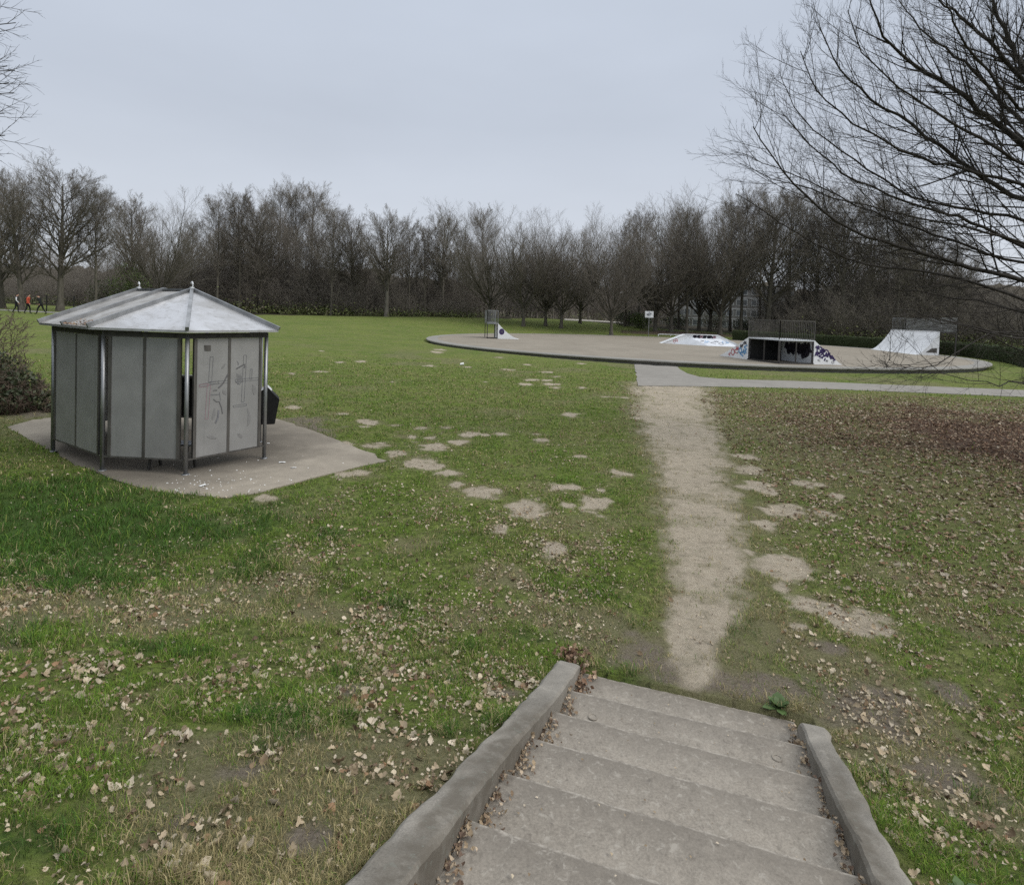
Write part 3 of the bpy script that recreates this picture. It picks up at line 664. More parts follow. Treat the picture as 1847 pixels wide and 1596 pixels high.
# small square sticker ghost near the top of the panel
mb = MB(); mb.prism([puv(365, 615), puv(376, 615), puv(376, 626), puv(366, 626)], nn3 * .0015); mb.build('sticker', MT['frame'], fr)
# bench inside
bench = thing('bench', 'low slatted bench with dark legs just inside the shelter', 'bench', tuple(z3((SV[1] + SV[2] + SV[0] + mid * 2) / 5, 0)))
d1 = (SV[2] - SV[1]); d1 /= np.linalg.norm(d1); n1_ = np.array([d1[1], -d1[0]]); c1_ = SV[1] * .55 + SV[0] * .45 - np.array([0, 0])
dB = SV[1] - SV[0]; dB /= np.linalg.norm(dB); nB = np.array([-dB[1], dB[0]])
n1_ = -n1_ if n1_ @ (mid - SV[2]) < 0 else n1_
dB = SV[1] - SV[0]; dB /= np.linalg.norm(dB); nB = np.array([-dB[1], dB[0]])
for o in (.20, .29, .38):
    mb = MB(); mb.bar(z3(SV[0] + dB * .45 + nB * o, .40), z3(SV[1] + dB * -.02 + nB * o, .40), .075, .03); mb.build('slat', MT['galv'], bench)
for u in (.62, 1.18):
    for sg in (-1, 1):
        mb = MB(); p = SV[0] + dB * u + nB * .29; mb.bar(z3(p + nB * sg * .06, .385), z3(p + nB * sg * .14, -.01), .035, .03, up=(dB[0], dB[1], 0)); mb.build('leg', MT['darksteel'], bench)
# litter bin fixed to the far corner post
E_ = SV[3]; vd = E_ / np.linalg.norm(E_); rt = np.array([vd[1], -vd[0]])
bin_ = thing('litter_bin', 'black angular litter bin hung on the rear right shelter post', 'bin', tuple(z3(E_ + rt * .16, 0)))
def bp(x, z, o): return z3(E_ + rt * x + vd * (o - .05), z)
prof = [(.0, .98), (.13, 1.05), (.335, .83), (.26, .36), (.02, .36)]
mb = MB(); mb.prism([bp(x, z, -.12) for x, z in prof], z3(vd * .30, 0)); mb.build('body', MT['black'], bin_, bevel=.012)
mb = MB(); mb.prism([bp(.0, .995, -.125), bp(.13, 1.063, -.125), bp(.20, .99, -.125), bp(.19, .985, -.125), bp(.128, 1.05, -.125), bp(.0, .985, -.125)], z3(vd * .31, 0)); mb.build('lid_edge', MT['white'], bin_)
for h_ in (.7, .45):
    mb = MB(); mb.bar(bp(.02, h_, 0), bp(-.04, h_, 0), .04, .09); mb.build('bracket', MT['darksteel'], bin_)

# ------------------------------------------------------------------ skate ramps, rail, sign, hedge
def onpad(px, py): return at(px, py, PADZ)
def painted(name, c=(.74, .75, .76)):
    m, t, b = mat(name, .5, 0, .35); v = coords(t)
    n = nodes_noise(t, 1.2, 5, .65, v, .6); f = nodes_noise(t, 9, 5, .7, v)
    col = rampn(t, n, [(.3, tuple(x * .82 for x in c)), (.55, c)]); col = mixc(t, maprange(t, f, .58, .74, 0, .5), col, tuple(x * .5 for x in c))
    t.links.new(col, b.inputs['Base Color']); return m
MT['ramp'] = painted('ramp_paint'); MT['ramp2'] = painted('ramp_paint_grey', (.58, .60, .63))
def scribble(name, parent, m, org, ux, uy, nrm, loops, w, seed, off=.012):
    """sprayed tag strokes on a flat face: loops = list of (u, v, size, kind)"""
    r = np.random.default_rng(seed); mb = MB(); ux, uy, nrm = map(np.array, (ux, uy, nrm))
    for (u, v, s, kind) in loops:
        n = 18; q = np.linspace(0, 1, n); a0 = r.uniform(0, 6.28)
        if kind == 'o': du, dv = s * np.cos(a0 + q * 6.3), s * np.sin(a0 + q * 6.3)
        elif kind == 's': du, dv = s * .8 * np.sin(q * 6.28 + a0), s * 1.6 * (q - .5)
        elif kind == 'l': du, dv = s * 1.5 * (q - .5) * math.cos(a0), s * 1.5 * (q - .5) * math.sin(a0) + s * .2 * np.sin(q * 5)
        else: du, dv = s * (q - .5) * 1.8, s * .7 * np.sin(q * 12 + a0)
        P = [np.array(org) + ux * (u + x) + uy * (v + y) + nrm * off for x, y in zip(du, dv)]
        mb.strip(P, w, nrm)
    return mb.build(name, m, parent)
def railing(mb, a, b, h, gap=.11, r=.014):
    a = np.array(a, float); b = np.array(b, float); L = np.linalg.norm(b - a); up = np.array([0, 0, h])
    mb.bar(a + up, b + up, .045, .045); mb.bar(a + np.array([0, 0, .08]), b + np.array([0, 0, .08]), .03, .03)
    n = max(2, int(L / gap))
    for i in range(n + 1):
        p = a + (b - a) * i / n; mb.tube([p, p + up], r if 0 < i < n else .028, 5)
def curve_profile(L, Hh, n=12):      # concave transition: foot at distance L, lip at height Hh
    return [(L * (1 - a), Hh * a ** 1.55) for a in np.linspace(0, 1, n)]    # from the foot to the lip
# small quarter pipe with platform, seen from its side
o0 = onpad(881, 609.3); o1 = onpad(897.5, 611.2); o2 = onpad(937, 612.3)
ex = (o2 - o1); Lq = np.linalg.norm(ex); ex /= Lq; ey = np.array([-ex[1], ex[0], 0]); pw = 1.0; hq = 1.42; wq = 3.2
qp = thing('quarter_pipe', 'small white quarter pipe with round purple tag and caged platform', 'skate ramp', tuple(o1))
prof = curve_profile(Lq, hq)
poly = [o1 + ex * x + np.array([0, 0, z]) for x, z in prof] + [o1 + np.array([0, 0, 0])]
mb = MB(); mb.prism(poly, ey * wq); mb.build('ramp', MT['ramp'], qp)
mb = MB(); mb.bar(o1 - ex * pw + np.array([0, 0, hq - .05]) + ey * wq / 2, o1 + np.array([0, 0, hq - .05]) + ey * wq / 2, wq, .09); mb.build('platform', MT['galv'], qp)
for dx_ in (0, 1):
    for dy_ in (0, 1):
        p = o1 - ex * (pw * dx_ + (.04 if not dx_ else -.04)) + ey * (wq - .06) * dy_ + ey * .03; mb = MB(); mb.bar(p, p + np.array([0, 0, hq - .1]), .07, .07, up=(1, 0, 0)); mb.build('leg', MT['darksteel'], qp)
mb = MB(); mb.bar(o1 - ex * pw + np.array([0, 0, .08]), o1 + np.array([0, 0, .08]), .06, .08); mb.build('base_rail', MT['darksteel'], qp)
mb = MB(); zt = np.array([0, 0, hq]); A_, B_ = o1 - ex * pw + zt, o1 + zt
railing(mb, A_, B_, 1.15); railing(mb, A_ + ey * wq, B_ + ey * wq, 1.15); railing(mb, A_, A_ + ey * wq, 1.15)
mb.build('railing', MT['galv'], qp)
mb = MB(); cc = o1 + ex * .36 + np.array([0, 0, .66]) - ey * .008; mb.prism([cc + ex * .24 * math.cos(a) + np.array([0, 0, .28 * math.sin(a)]) for a in np.linspace(0, 6.283, 20, endpoint=False)], -ey * .004)
rt_ = mb.build('round_tag', MT['inkpurple'], qp)
scribble('tag_mark', rt_, MT['inkgrey'], cc, ex, (0, 0, 1), -ey, [(0, -.02, .10, 's'), (-.06, .04, .09, 'l'), (.05, .05, .08, 'l')], .03, 4, .014)

# low pyramid with a raised ledge
fL, fR = onpad(1194, 619.5), onpad(1336, 624.5); fF1, fF2 = onpad(1262, 626.5), onpad(1321, 628.5)
fb = thing('fun_box', 'low white pyramid ramp with a raised graffiti ledge along its top', 'skate ramp', tuple((fL + fR) / 2))
ux = fR - fL; Lf = np.linalg.norm(ux); ux /= Lf; uy = np.array([-ux[1], ux[0], 0])
zz = lambda p, h: p + np.array([0, 0, h])
hw = .92
t0, t1 = fL + ux * Lf * .30, fL + ux * Lf * .71
back = uy * 1.6
mb = MB(); b0, b1, c0_, c1_ = fL, fR, zz(t0, hw), zz(t1, hw)          # raised ledge body with sloping ends
mb.prism([b0, b1, c1_, c0_], uy * 1.5); led = mb.build('ledge', MT['ramp'], fb)
mb = MB(); fl2, fr2 = fL + ux * .9, fR - ux * .3; tl, tr = fL + ux * Lf * .36, fL + ux * Lf * .72; ht = .60
F0_, F1_ = fL + ux * Lf * .52 - uy * 1.9, fL + ux * Lf * .90 - uy * 1.9
tl2, tr2 = tl - uy * .55, tr - uy * .55
mb.add([fl2, tl - uy * .004 + np.array([0, 0, ht]), tr - uy * .004 + np.array([0, 0, ht]), fr2, F0_, F1_, tl2 + np.array([0, 0, ht]), tr2 + np.array([0, 0, ht])],
       [(0, 6, 4), (0, 1, 6), (1, 2, 7, 6), (6, 7, 5, 4), (2, 3, 7), (7, 3, 5), (0, 4, 5, 3), (0, 3, 2, 1)])
mb.build('bank', MT['ramp2'], fb)
mb = MB(); mb.bar(c0_ - uy * .03 + np.array([0, 0, .02]), c1_ - uy * .03 + np.array([0, 0, .02]), .10, .07); mb.bar(c0_ + np.array([0, 0, .02]), b0 + np.array([0, 0, .02]), .10, .05); mb.bar(c1_ + np.array([0, 0, .02]), b1 + np.array([0, 0, .02]), .10, .05); mb.build('coping', MT['white'], fb)
org = (tl + tr) / 2 + np.array([0, 0, .76]) - uy * .004
scribble('graffiti', led, MT['inkdark'], org, ux, (0, 0, 1), -uy, [(-.9, 0, .14, 'w'), (-.5, 0, .16, 'w'), (.0, .0, .15, 'w'), (.4, 0, .15, 'w'), (.62, .01, .12, 's')], .17, 5, .012)
scribble('graffiti', led, MT['inkpink'], org, ux, (0, 0, 1), -uy, [(-.3, .0, .12, 'w'), (.9, .0, .12, 'w')], .12, 6, .018)
sl_ = (c0_ - b0) / np.linalg.norm(c0_ - b0); scribble('graffiti', led, MT['inkred'], b0 + sl_ * 1.35 - np.array([0, 0, .24]), sl_, np.cross(-uy, sl_), -uy, [(0, 0, .2, 'o'), (0, 0, .12, 's'), (.05, .03, .1, 'l')], .04, 7, .012)
nb_ = np.cross(F1_ - F0_, tl2 + np.array([0, 0, ht]) - F0_); nb_ /= np.linalg.norm(nb_); nb_ = nb_ if nb_[2] > 0 else -nb_; vb_ = np.cross(nb_, ux)
scribble('graffiti', fb, MT['inkblue'], (F0_ + F1_ + tl2 + tr2) / 4 + np.array([0, 0, ht / 2]), ux, vb_, nb_, [(.9, .1, .22, 'o'), (1.1, .0, .2, 's'), (-.7, .1, .25, 'w'), (-.9, -.2, .2, 'l')], .05, 21, .012)
scribble('graffiti', fb, MT['inkgrey'], (F0_ + F1_ + tl2 + tr2) / 4 + np.array([0, 0, ht / 2]), ux, vb_, nb_, [(.2, .2, .2, 'w'), (-.2, -.1, .25, 's'), (.5, -.2, .2, 'o'), (-1.1, .2, .2, 's')], .05, 22, .016)
scribble('graffiti', led, MT['inkblue'], c1_ - np.array([0, 0, .5]) + ux * .35, ux, (0, 0, 1), -uy, [(0, 0, .1, 'o'), (.2, -.05, .1, 's')], .03, 8, .012)

# grind rail
g0, g1 = onpad(1187, 607.0), onpad(1232, 608.4)
gr = thing('grind_rail', 'low pale grind rail at the back of the skate circle', 'rail', tuple(g0))
mb = MB(); up_ = np.array([0, 0, .30]); mb.tube([g0, g0 + up_ * .9 + (g1 - g0) * .01, g0 + up_ + (g1 - g0) * .04, g1 + up_ - (g1 - g0) * .04, g1 + up_ * .9, g1], .05, 8, False); mb.build('bar', MT['white'], gr)
mb = MB(); mb.bar((g0 + g1) / 2, (g0 + g1) / 2 + up_, .05, .05, up=(1, 0, 0)); mb.build('leg', MT['white'], gr)

# corner ramp with a caged platform, close to the kerb
k0 = onpad(1404, 656.3); kx = onpad(1467, 657.4) - k0; bw = np.linalg.norm(kx); kx /= bw; ky = np.array([-kx[1], kx[0], 0]); bl = 2.9; hp_ = 1.36
cr = thing('corner_ramp', 'high dark open platform with railing and two tagged white side ramps', 'skate ramp', tuple(k0))
rl, rr_ = 3.2, onpad(1531, 660) - onpad(1467, 657.4); rr_ = np.linalg.norm(rr_)
top4 = [k0, k0 + kx * bw, k0 + kx * bw + ky * bl, k0 + ky * bl]
mb = MB(); mb.prism([zz(p, hp_ - .07) for p in top4], (0, 0, .07)); mb.build('platform', MT['ramp2'], cr)
# ramps fall away to the right (from the right edge) and to the back (from the back edge)
def bank_prof(L, Hh, n=9): return [(L * a, Hh * (1 - a) ** 1.12) for a in np.linspace(0, 1, n)]
p_ = k0 + kx * bw; poly = [p_] + [p_ + kx * x + np.array([0, 0, z]) for x, z in bank_prof(rr_, hp_)]
mb = MB(); mb.prism(poly, ky * bl); rpR = mb.build('ramp', MT['ramp'], cr)
p_ = k0 + ky * bl; poly = [p_] + [p_ + ky * x + np.array([0, 0, z]) for x, z in bank_prof(rl, hp_)]
mb = MB(); mb.prism(poly, kx * bw); rpL = mb.build('ramp', MT['ramp'], cr)
for u, v, th_ in ((0, 0, .09), (.5, 0, .06), (1, 0, .06), (0, .5, .06), (0, 1, .06)):
    p = k0 + kx * (u * bw + (.05 if u == 0 else (-.05 if u == 1 else 0))) + ky * (v * bl + (.05 if v == 0 else -.05)); mb = MB(); mb.bar(p, zz(p, hp_ - .07), th_, th_, up=(1, 0, 0)); mb.build('leg', MT['darksteel'], cr)
mb = MB(); mb.bar(zz(k0, .04), zz(k0 + kx * bw, .04), .06, .08); mb.bar(zz(k0, .04), zz(k0 + ky * bl, .04), .06, .08); mb.build('base_rail', MT['darksteel'], cr)
mb = MB(); mb.box(k0 + kx * bw * .52 + ky * (bl - .12) + np.array([0, 0, hp_ / 2 - .06]), (bw * .96, .04, hp_ - .14), np.stack([kx, ky, [0, 0, 1]], 1)); bkp = mb.build('back_panel', MT['black'], cr)
mb = MB(); railing(mb, zz(k0, hp_), zz(k0 + kx * bw, hp_), 1.05); railing(mb, zz(k0, hp_), zz(k0 + ky * bl, hp_), 1.05); mb.build('railing', MT['frame'], cr)
dn = np.array([0, 0, 1.0])
scribble('graffiti', rpR, MT['inkpurple'], k0 + kx * bw - ky * .001, kx, dn, -ky, [(.22, .95, .13, 's'), (.36, .82, .17, 'o'), (.5, .72, .2, 'w'), (.62, .8, .12, 's'), (.76, .66, .17, 'o'), (.9, .55, .18, 'w'), (1.02, .56, .12, 's'), (1.16, .42, .14, 'w'), (1.3, .32, .1, 's'), (.2, .6, .15, 'w'), (.42, .5, .12, 's'), (.6, .45, .12, 's'), (.72, .3, .1, 'l')], .075, 11)
scribble('graffiti', rpR, MT['inkgrey'], k0 + kx * bw, kx, dn, -ky, [(.35, .25, .1, 's'), (1.25, .15, .07, 'o'), (.85, .22, .08, 'w'), (.1, 1.0, .12, 'l')], .03, 12)
kl = k0 + ky * bl
scribble('graffiti', rpL, MT['inkblue'], kl, ky, dn, -kx, [(.35, .45, .2, 'w'), (.6, .35, .22, 's'), (.25, .75, .18, 's'), (.8, .5, .15, 'o')], .09, 13)
scribble('graffiti', rpL, MT['inkred'], kl, ky, dn, -kx, [(1.3, .45, .2, 's'), (1.6, .35, .18, 'o'), (1.1, .6, .15, 'w'), (1.95, .2, .12, 's')], .06, 14)
scribble('graffiti', rpL, MT['inkdark'], kl, ky, dn, -kx, [(.3, 1.0, .14, 'w'), (.7, .78, .14, 'w'), (1.05, .35, .1, 'l'), (.5, .9, .12, 's')], .05, 15)
mb = MB(); mb.box(k0 + kx * (bw - .03) + ky * bl * .5 + np.array([0, 0, .6]), (.03, bl * .9, 1.15), np.stack([kx, ky, [0, 0, 1]], 1)); wpn = mb.build('inner_panel', MT['ramp2'], cr)
scribble('graffiti', wpn, MT['inkdark'], k0 + kx * (bw - .046) + ky * .2, ky, dn, -kx, [(.3, .9, .3, 'w'), (.8, .8, .35, 'w'), (1.3, .85, .35, 'w'), (.6, .55, .25, 's'), (1.8, .8, .4, 'w'), (.3, .5, .2, 'l')], .28, 16)

# wide quarter pipe on the right edge, facing into the circle
qf0, qf1 = np.array([35.3, 57.2, PADZ]), np.array([33.75, 48.6, PADZ])
dq = qf1 - qf0; wqr = np.linalg.norm(dq); dq /= wqr; nx_ = np.array([-dq[1], dq[0], 0]);
if nx_[0] < 0: nx_ = -nx_
wq2 = thing('wide_quarter_pipe', 'wide white quarter pipe on the right edge with dark railing above', 'skate ramp', tuple((qf0 + qf1) / 2))
HQ, TQ = 1.98, 1.75
poly = [qf0 + nx_ * TQ] + [qf0 + nx_ * (TQ - x) + np.array([0, 0, z]) for x, z in curve_profile(TQ, HQ, 14)]
mb = MB(); mb.prism(poly, qf1 - qf0); rq = mb.build('ramp', MT['ramp'], wq2)
a_, b_q = qf0 + nx_ * TQ, qf1 + nx_ * TQ
mb = MB(); mb.prism([zz(a_ + nx_ * .01, HQ - .1), zz(b_q + nx_ * .01, HQ - .1), zz(b_q + nx_ * 1.3, HQ - .1), zz(a_ + nx_ * 1.3, HQ - .1)], (0, 0, .09)); mb.build('platform', MT['darksteel'], wq2)
for p in (a_, b_q, (a_ + b_q) / 2):
    mb = MB(); mb.bar(p + nx_ * 1.2, zz(p + nx_ * 1.2, HQ - .1), .08, .08, up=(1, 0, 0)); mb.build('leg', MT['darksteel'], wq2)
mb = MB(); railing(mb, zz(a_ + nx_ * 1.25, HQ), zz(b_q + nx_ * 1.25, HQ), 1.15); railing(mb, zz(a_ + nx_ * .1, HQ), zz(a_ + nx_ * 1.25, HQ), 1.15); railing(mb, zz(b_q + nx_ * .1, HQ), zz(b_q + nx_ * 1.25, HQ), 1.15); mb.build('railing', MT['galv'], wq2)
mb = MB(); mb.tube([zz(a_ - nx_ * .02, HQ), zz(b_q - nx_ * .02, HQ)], .035, 6); mb.build('coping', MT['white'], wq2)
slope_u = (zz(a_, HQ) - zz(qf0 + nx_ * .5, .35)); slope_u /= np.linalg.norm(slope_u)
scribble('graffiti', rq, MT['inkgrey'], zz(qf0 + nx_ * (TQ * .55), .55), dq, slope_u, np.cross(dq, slope_u) * -1 if np.cross(dq, slope_u)[2] < 0 else np.cross(dq, slope_u), [(.8, .2, .25, 'w'), (1.6, .35, .25, 's'), (2.4, .1, .2, 'o'), (3.6, .3, .2, 's'), (5.0, .2, .25, 'w'), (6.2, .5, .2, 's')], .04, 17, .10)
mb = MB(); sp_ = qf1 - dq * -.004; mb.prism([zz(sp_ + nx_ * .75, .22), zz(sp_ + nx_ * 1.6, .22), zz(sp_ + nx_ * 1.6, .62), zz(sp_ + nx_ * 1.15, .55)], dq * .004); mb.build('dark_patch', MT['frame'], wq2)  # darker patch low on the near side face

# notice board
sg0 = onpad(1172.6, 607.0); sg0[2] = float(ground_z(sg0[0], sg0[1] + 1.0)); sg0[1] += 1.0
sign = thing('notice_board', 'pale notice board on a thin pole behind the skate circle', 'sign', tuple(sg0))
mb = MB(); mb.tube([sg0 - np.array([0, 0, .1]), zz(sg0, 3.2)], .04, 8); mb.build('pole', MT['galv'], sign)
mb = MB(); mb.box(zz(sg0, 2.82) - np.array([0, .06, 0]), (1.10, .03, .84)); bd = mb.build('board', MT['white'], sign)
scribble('print', bd, MT['ramp2'], zz(sg0, 2.82) - np.array([0, .076, 0]), (1, 0, 0), (0, 0, 1), (0, -1, 0), [(-.2, 0, .16, 'w'), (.15, .05, .18, 'w'), (0, .2, .2, 'w'), (-.05, -.15, .2, 'w')], .10, 18, .006)

def leaf_cloud(pts, size, cols, seed, flat=.0):
    """small leaf quads at points (n,3): returns verts, faces, colours"""
    r = np.random.default_rng(seed); n = len(pts)
    d = r.normal(size=(n, 3)); d[:, 2] *= (1 - flat); d /= np.linalg.norm(d, axis=1)[:, None]
    e = np.cross(d, r.normal(size=(n, 3))); e /= np.linalg.norm(e, axis=1)[:, None]
    s = size * r.uniform(.6, 1.4, n)[:, None]
    V = np.stack([pts - d * s, pts + e * s * .5, pts + d * s, pts - e * s * .5], 1).reshape(-1, 3)
    F = np.arange(4 * n).reshape(n, 4)
    C = np.array(cols)[r.integers(0, len(cols), n)] * r.uniform(.6, 1.35, (n, 1)); return V, F, np.repeat(C, 4, 0)
def make_hedge():
    th = np.radians(np.linspace(57.5, -35, 420)); r0 = PADR + 2.2; n = len(th)
    cx, cy = PADC[0] + r0 * np.sin(np.radians(90) - th), 0
    cen = np.c_[PADC[0] + r0 * np.cos(th), PADC[1] + r0 * np.sin(th)]; rad = np.c_[np.cos(th), np.sin(th)]
    Hh = 1.2; prof = [(-.5, .0), (-.52, .5), (-.5, Hh * .93), (-.40, Hh), (.40, Hh), (.5, Hh * .93), (.52, .5), (.5, 0)]
    z0 = ground_z(cen[:, 0], cen[:, 1]) - .05
    V = []
    for j, (o, z) in enumerate(prof):
        w = (vnoise(th * 60, th * 0 + j * 5, 1.0, 3) - .5) * .09; V.append(np.c_[cen + rad * (o + w)[:, None], z0 + z + w * .7])
    k = len(prof); V = np.stack(V, 1).reshape(-1, 3); i, j = np.meshgrid(np.arange(n - 1), np.arange(k - 1), indexing='ij')
    F = np.stack([i * k + j, i * k + j + 1, (i + 1) * k + j + 1, (i + 1) * k + j], -1).reshape(-1, 4)
    F = np.r_[F, [[0, 1, 2, 3], [0, 3, 4, 7], [4, 5, 6, 7]], (n - 1) * k + np.array([[3, 2, 1, 0], [7, 4, 3, 0], [7, 6, 5, 4]])]
    m = simple('hedge_core', (.016, .022, .008), (.034, .045, .016), 9, .9, bumpd=.03)
    root = thing('clipped_hedge', 'long clipped green hedge curving behind the skate circle', 'hedge', (cen[n // 2][0], cen[n // 2][1], 0))
    fast_mesh('branch_core', V, [F], m, root)
    r = np.random.default_rng(5); q = 26000; ii = r.integers(0, n - 1, q); side = r.random(q)
    o = np.where(side < .42, -.53, np.where(side < .84, r.uniform(-.5, .5, q), .53)); z = np.where((side >= .42) & (side < .84), Hh + r.normal(0, .02, q), r.uniform(.02, Hh, q))
    P = np.c_[cen[ii] + rad[ii] * (o + r.normal(0, .02, q))[:, None] + r.normal(0, .05, (q, 2)), z0[ii] + z]
    V, F, C = leaf_cloud(P, .055, [(.030, .050, .014), (.045, .066, .020), (.055, .060, .024)], 8)
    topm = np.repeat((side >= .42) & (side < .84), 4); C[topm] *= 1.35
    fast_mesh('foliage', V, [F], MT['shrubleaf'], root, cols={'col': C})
make_hedge()

# ------------------------------------------------------------------ bare trees
def tubes(P, R, k):
    """(m,n,3) centre lines with (m,n) radii -> verts, quads"""
    m, n, _ = P.shape; T = np.gradient(P, axis=1); T /= np.linalg.norm(T, axis=2, keepdims=True) + 1e-12
    mean = P[:, -1] - P[:, 0]; mean /= np.linalg.norm(mean, axis=1, keepdims=True) + 1e-12
    ref = np.where((np.abs(mean[:, 2]) < .75)[:, None], np.array([0, 0, 1.0]), np.array([1.0, 0, 0]))
    A = np.cross(T, ref[:, None]); A /= np.linalg.norm(A, axis=2, keepdims=True) + 1e-12; B = np.cross(T, A)
    th = np.arange(k) * 2 * np.pi / k
    V = P[:, :, None] + R[:, :, None, None] * (A[:, :, None] * np.cos(th)[None, None, :, None] + B[:, :, None] * np.sin(th)[None, None, :, None])
    mi, i, j = np.meshgrid(np.arange(m), np.arange(n - 1), np.arange(k), indexing='ij'); b = mi * n * k
    F = np.stack([b + i * k + j, b + i * k + (j + 1) % k, b + (i + 1) * k + (j + 1) % k, b + (i + 1) * k + j], -1).reshape(-1, 4)
    return V.reshape(-1, 3), F
def children(r, P, R, L, c, tmin, ang, lr, ld, up, n, wob, rmul, tip=.3, planar=0.0, tmax=1.0, rmin=.004, out=0.0):
    m, pn, _ = P.shape
    t = tmin + (tmax - tmin) * (np.arange(c)[None] + r.uniform(0, 1, (m, c))) / c; f = t * (pn - 1); i = np.minimum(f.astype(int), pn - 2); w = f - i
    mi = np.arange(m)[:, None]
    p0 = P[mi, i] * (1 - w)[..., None] + P[mi, i + 1] * w[..., None]; T = P[mi, i + 1] - P[mi, i]; T /= np.linalg.norm(T, axis=2, keepdims=True) + 1e-12
    rl = R[mi, i] * (1 - w) + R[mi, i + 1] * w
    ref = np.where(np.abs(T[..., 2:3]) < .85, np.array([0, 0, 1.0]), np.array([1.0, 0, 0])); A = np.cross(T, ref); A /= np.linalg.norm(A, axis=2, keepdims=True); B = np.cross(T, A)
    az = 2.39996 * np.arange(c)[None] + r.uniform(0, 6.28, (m, 1)) + r.normal(0, .4, (m, c))
    if planar: az = (1 - planar) * az + planar * (np.pi * (np.arange(c)[None] % 2) + r.normal(0, .35, (m, c)))
    S = A * np.cos(az)[..., None] + B * np.sin(az)[..., None]
    a = ang * r.uniform(.7, 1.3, (m, c)) 
    d = T * np.cos(a)[..., None] + S * np.sin(a)[..., None]
    ln = L[:, None] * lr * (1 - ld * (t - tmin) / (1 - tmin + 1e-9)) * r.uniform(.65, 1.25, (m, c))
    if out: ln = ln * (.30 + .70 * np.sin(np.pi * np.clip((t - out) / (1.06 - out), 0, 1)) ** .7)
    r0 = np.maximum(np.minimum(rl * rmul, .9 * rl), rmin)
    m2 = m * c; d = d.reshape(m2, 3); p = p0.reshape(m2, 3); ln = ln.reshape(m2); Q = np.empty((m2, n, 3)); Q[:, 0] = p
    for q in range(1, n):
        d = d + np.array([0, 0, up]) + r.normal(0, wob, (m2, 3)); d /= np.linalg.norm(d, axis=1, keepdims=True); p = p + d * (ln / (n - 1))[:, None]; Q[:, q] = p
    RR = r0.reshape(m2)[:, None] * np.linspace(1, tip, n)[None]
    return Q, RR, ln
def grow_tree(seed, kind, H=16.0, dense=1.0):
    r = np.random.default_rng(seed); out_t, out_c = [], []
    if kind == 'vase': TH, r0 = H * .22, .22
    elif kind == 'spread': TH, r0 = H * .72, .27
    else: TH, r0 = H * .82, .17
    n = 14; z = np.linspace(0, 1, n); lean = r.normal(0, .025, 2)
    P = np.stack([lean[0] * z * TH + np.cumsum(r.normal(0, .02, n)) * TH / 14, lean[1] * z * TH + np.cumsum(r.normal(0, .02, n)) * TH / 14, z * TH], -1)[None]
    R = (r0 * (1 - (.35 if kind == 'vase' else .86) * z) * (1 + .5 * np.exp(-z * TH / .35)))[None]; P[0, 0, 2] = -.3
    L = np.array([TH])
    def c_(x): return max(2, int(round(x * dense)))
    if kind == 'vase':
        l1 = children(r, P, R, L, 19, .52, math.radians(44), 3.2, -.05, .11, 8, .06, .50, .18)
        l2 = children(r, *l1, 13, .14, math.radians(28), .48, .55, .10, 5, .05, .6, .25)
        l3 = children(r, *l2, c_(8), .15, math.radians(28), .46, .45, .08, 4, .06, .6, .35, rmin=.008)
        l4 = children(r, *l3, c_(6), .10, math.radians(30), .62, .3, .05, 3, .07, .6, .5, rmin=.0055)
    elif kind == 'spread':
        l1 = children(r, P, R, L, 34, .22, math.radians(48), .50, .25, .10, 7, .07, .5, .2, out=.02)
        l2 = children(r, *l1, 11, .15, math.radians(36), .50, .5, .07, 5, .08, .6, .25)
        l3 = children(r, *l2, c_(8), .15, math.radians(34), .48, .4, .06, 4, .08, .6, .35, rmin=.008)
        l4 = children(r, *l3, c_(6), .10, math.radians(34), .6, .3, .05, 3, .09, .6, .5, rmin=.0055)
    else:
        l1 = children(r, P, R, L, 34, .34, math.radians(42), .32, .2, .11, 6, .07, .45, .2, out=.16)
        l2 = children(r, *l1, 9, .15, math.radians(32), .52, .45, .09, 4, .07, .6, .25)
        l3 = children(r, *l2, c_(8), .15, math.radians(32), .52, .4, .07, 4, .08, .6, .35, rmin=.008)
        l4 = children(r, *l3, c_(5), .10, math.radians(32), .62, .3, .05, 3, .09, .6, .5, rmin=.0055)
    tr = tubes(P, R, 8); cr_ = [tubes(l1[0], l1[1], 5), tubes(l2[0], l2[1], 4), tubes(l3[0], l3[1], 3), tubes(l4[0], l4[1], 3)]
    return tr, cr_
def join(parts):
    V, F, o = [], [], 0
    for v, f in parts: V.append(v); F.append(f + o); o += len(v)
    return np.concatenate(V), np.concatenate(F)
def raw_mesh(name, V, F, m):
    o = fast_mesh(name, V, [F], m, smooth=True); me = o.data; bpy.data.objects.remove(o); return me
PROTO = {}
for kind, seeds in (('vase', (1, 2, 3)), ('spread', (4, 5, 6)), ('pole', (7, 8, 9))):
    for s_ in seeds:
        tr, cr_ = grow_tree(s_ * 11, kind); LV, LF = join(cr_[:2]); V, F = join(cr_[2:]); top_ = np.percentile(V[:, 2], 99.7)
        pale = s_ in (6, 9); palec = s_ == 9
        PROTO[(kind, s_)] = (raw_mesh('trunk', *tr, MT['bark_pale' if pale else 'bark']), raw_mesh('limbs', LV, LF, MT['bark_pale' if palec else 'bark']), raw_mesh('crown', V, F, MT['twig_pale' if palec else 'twig']), top_)
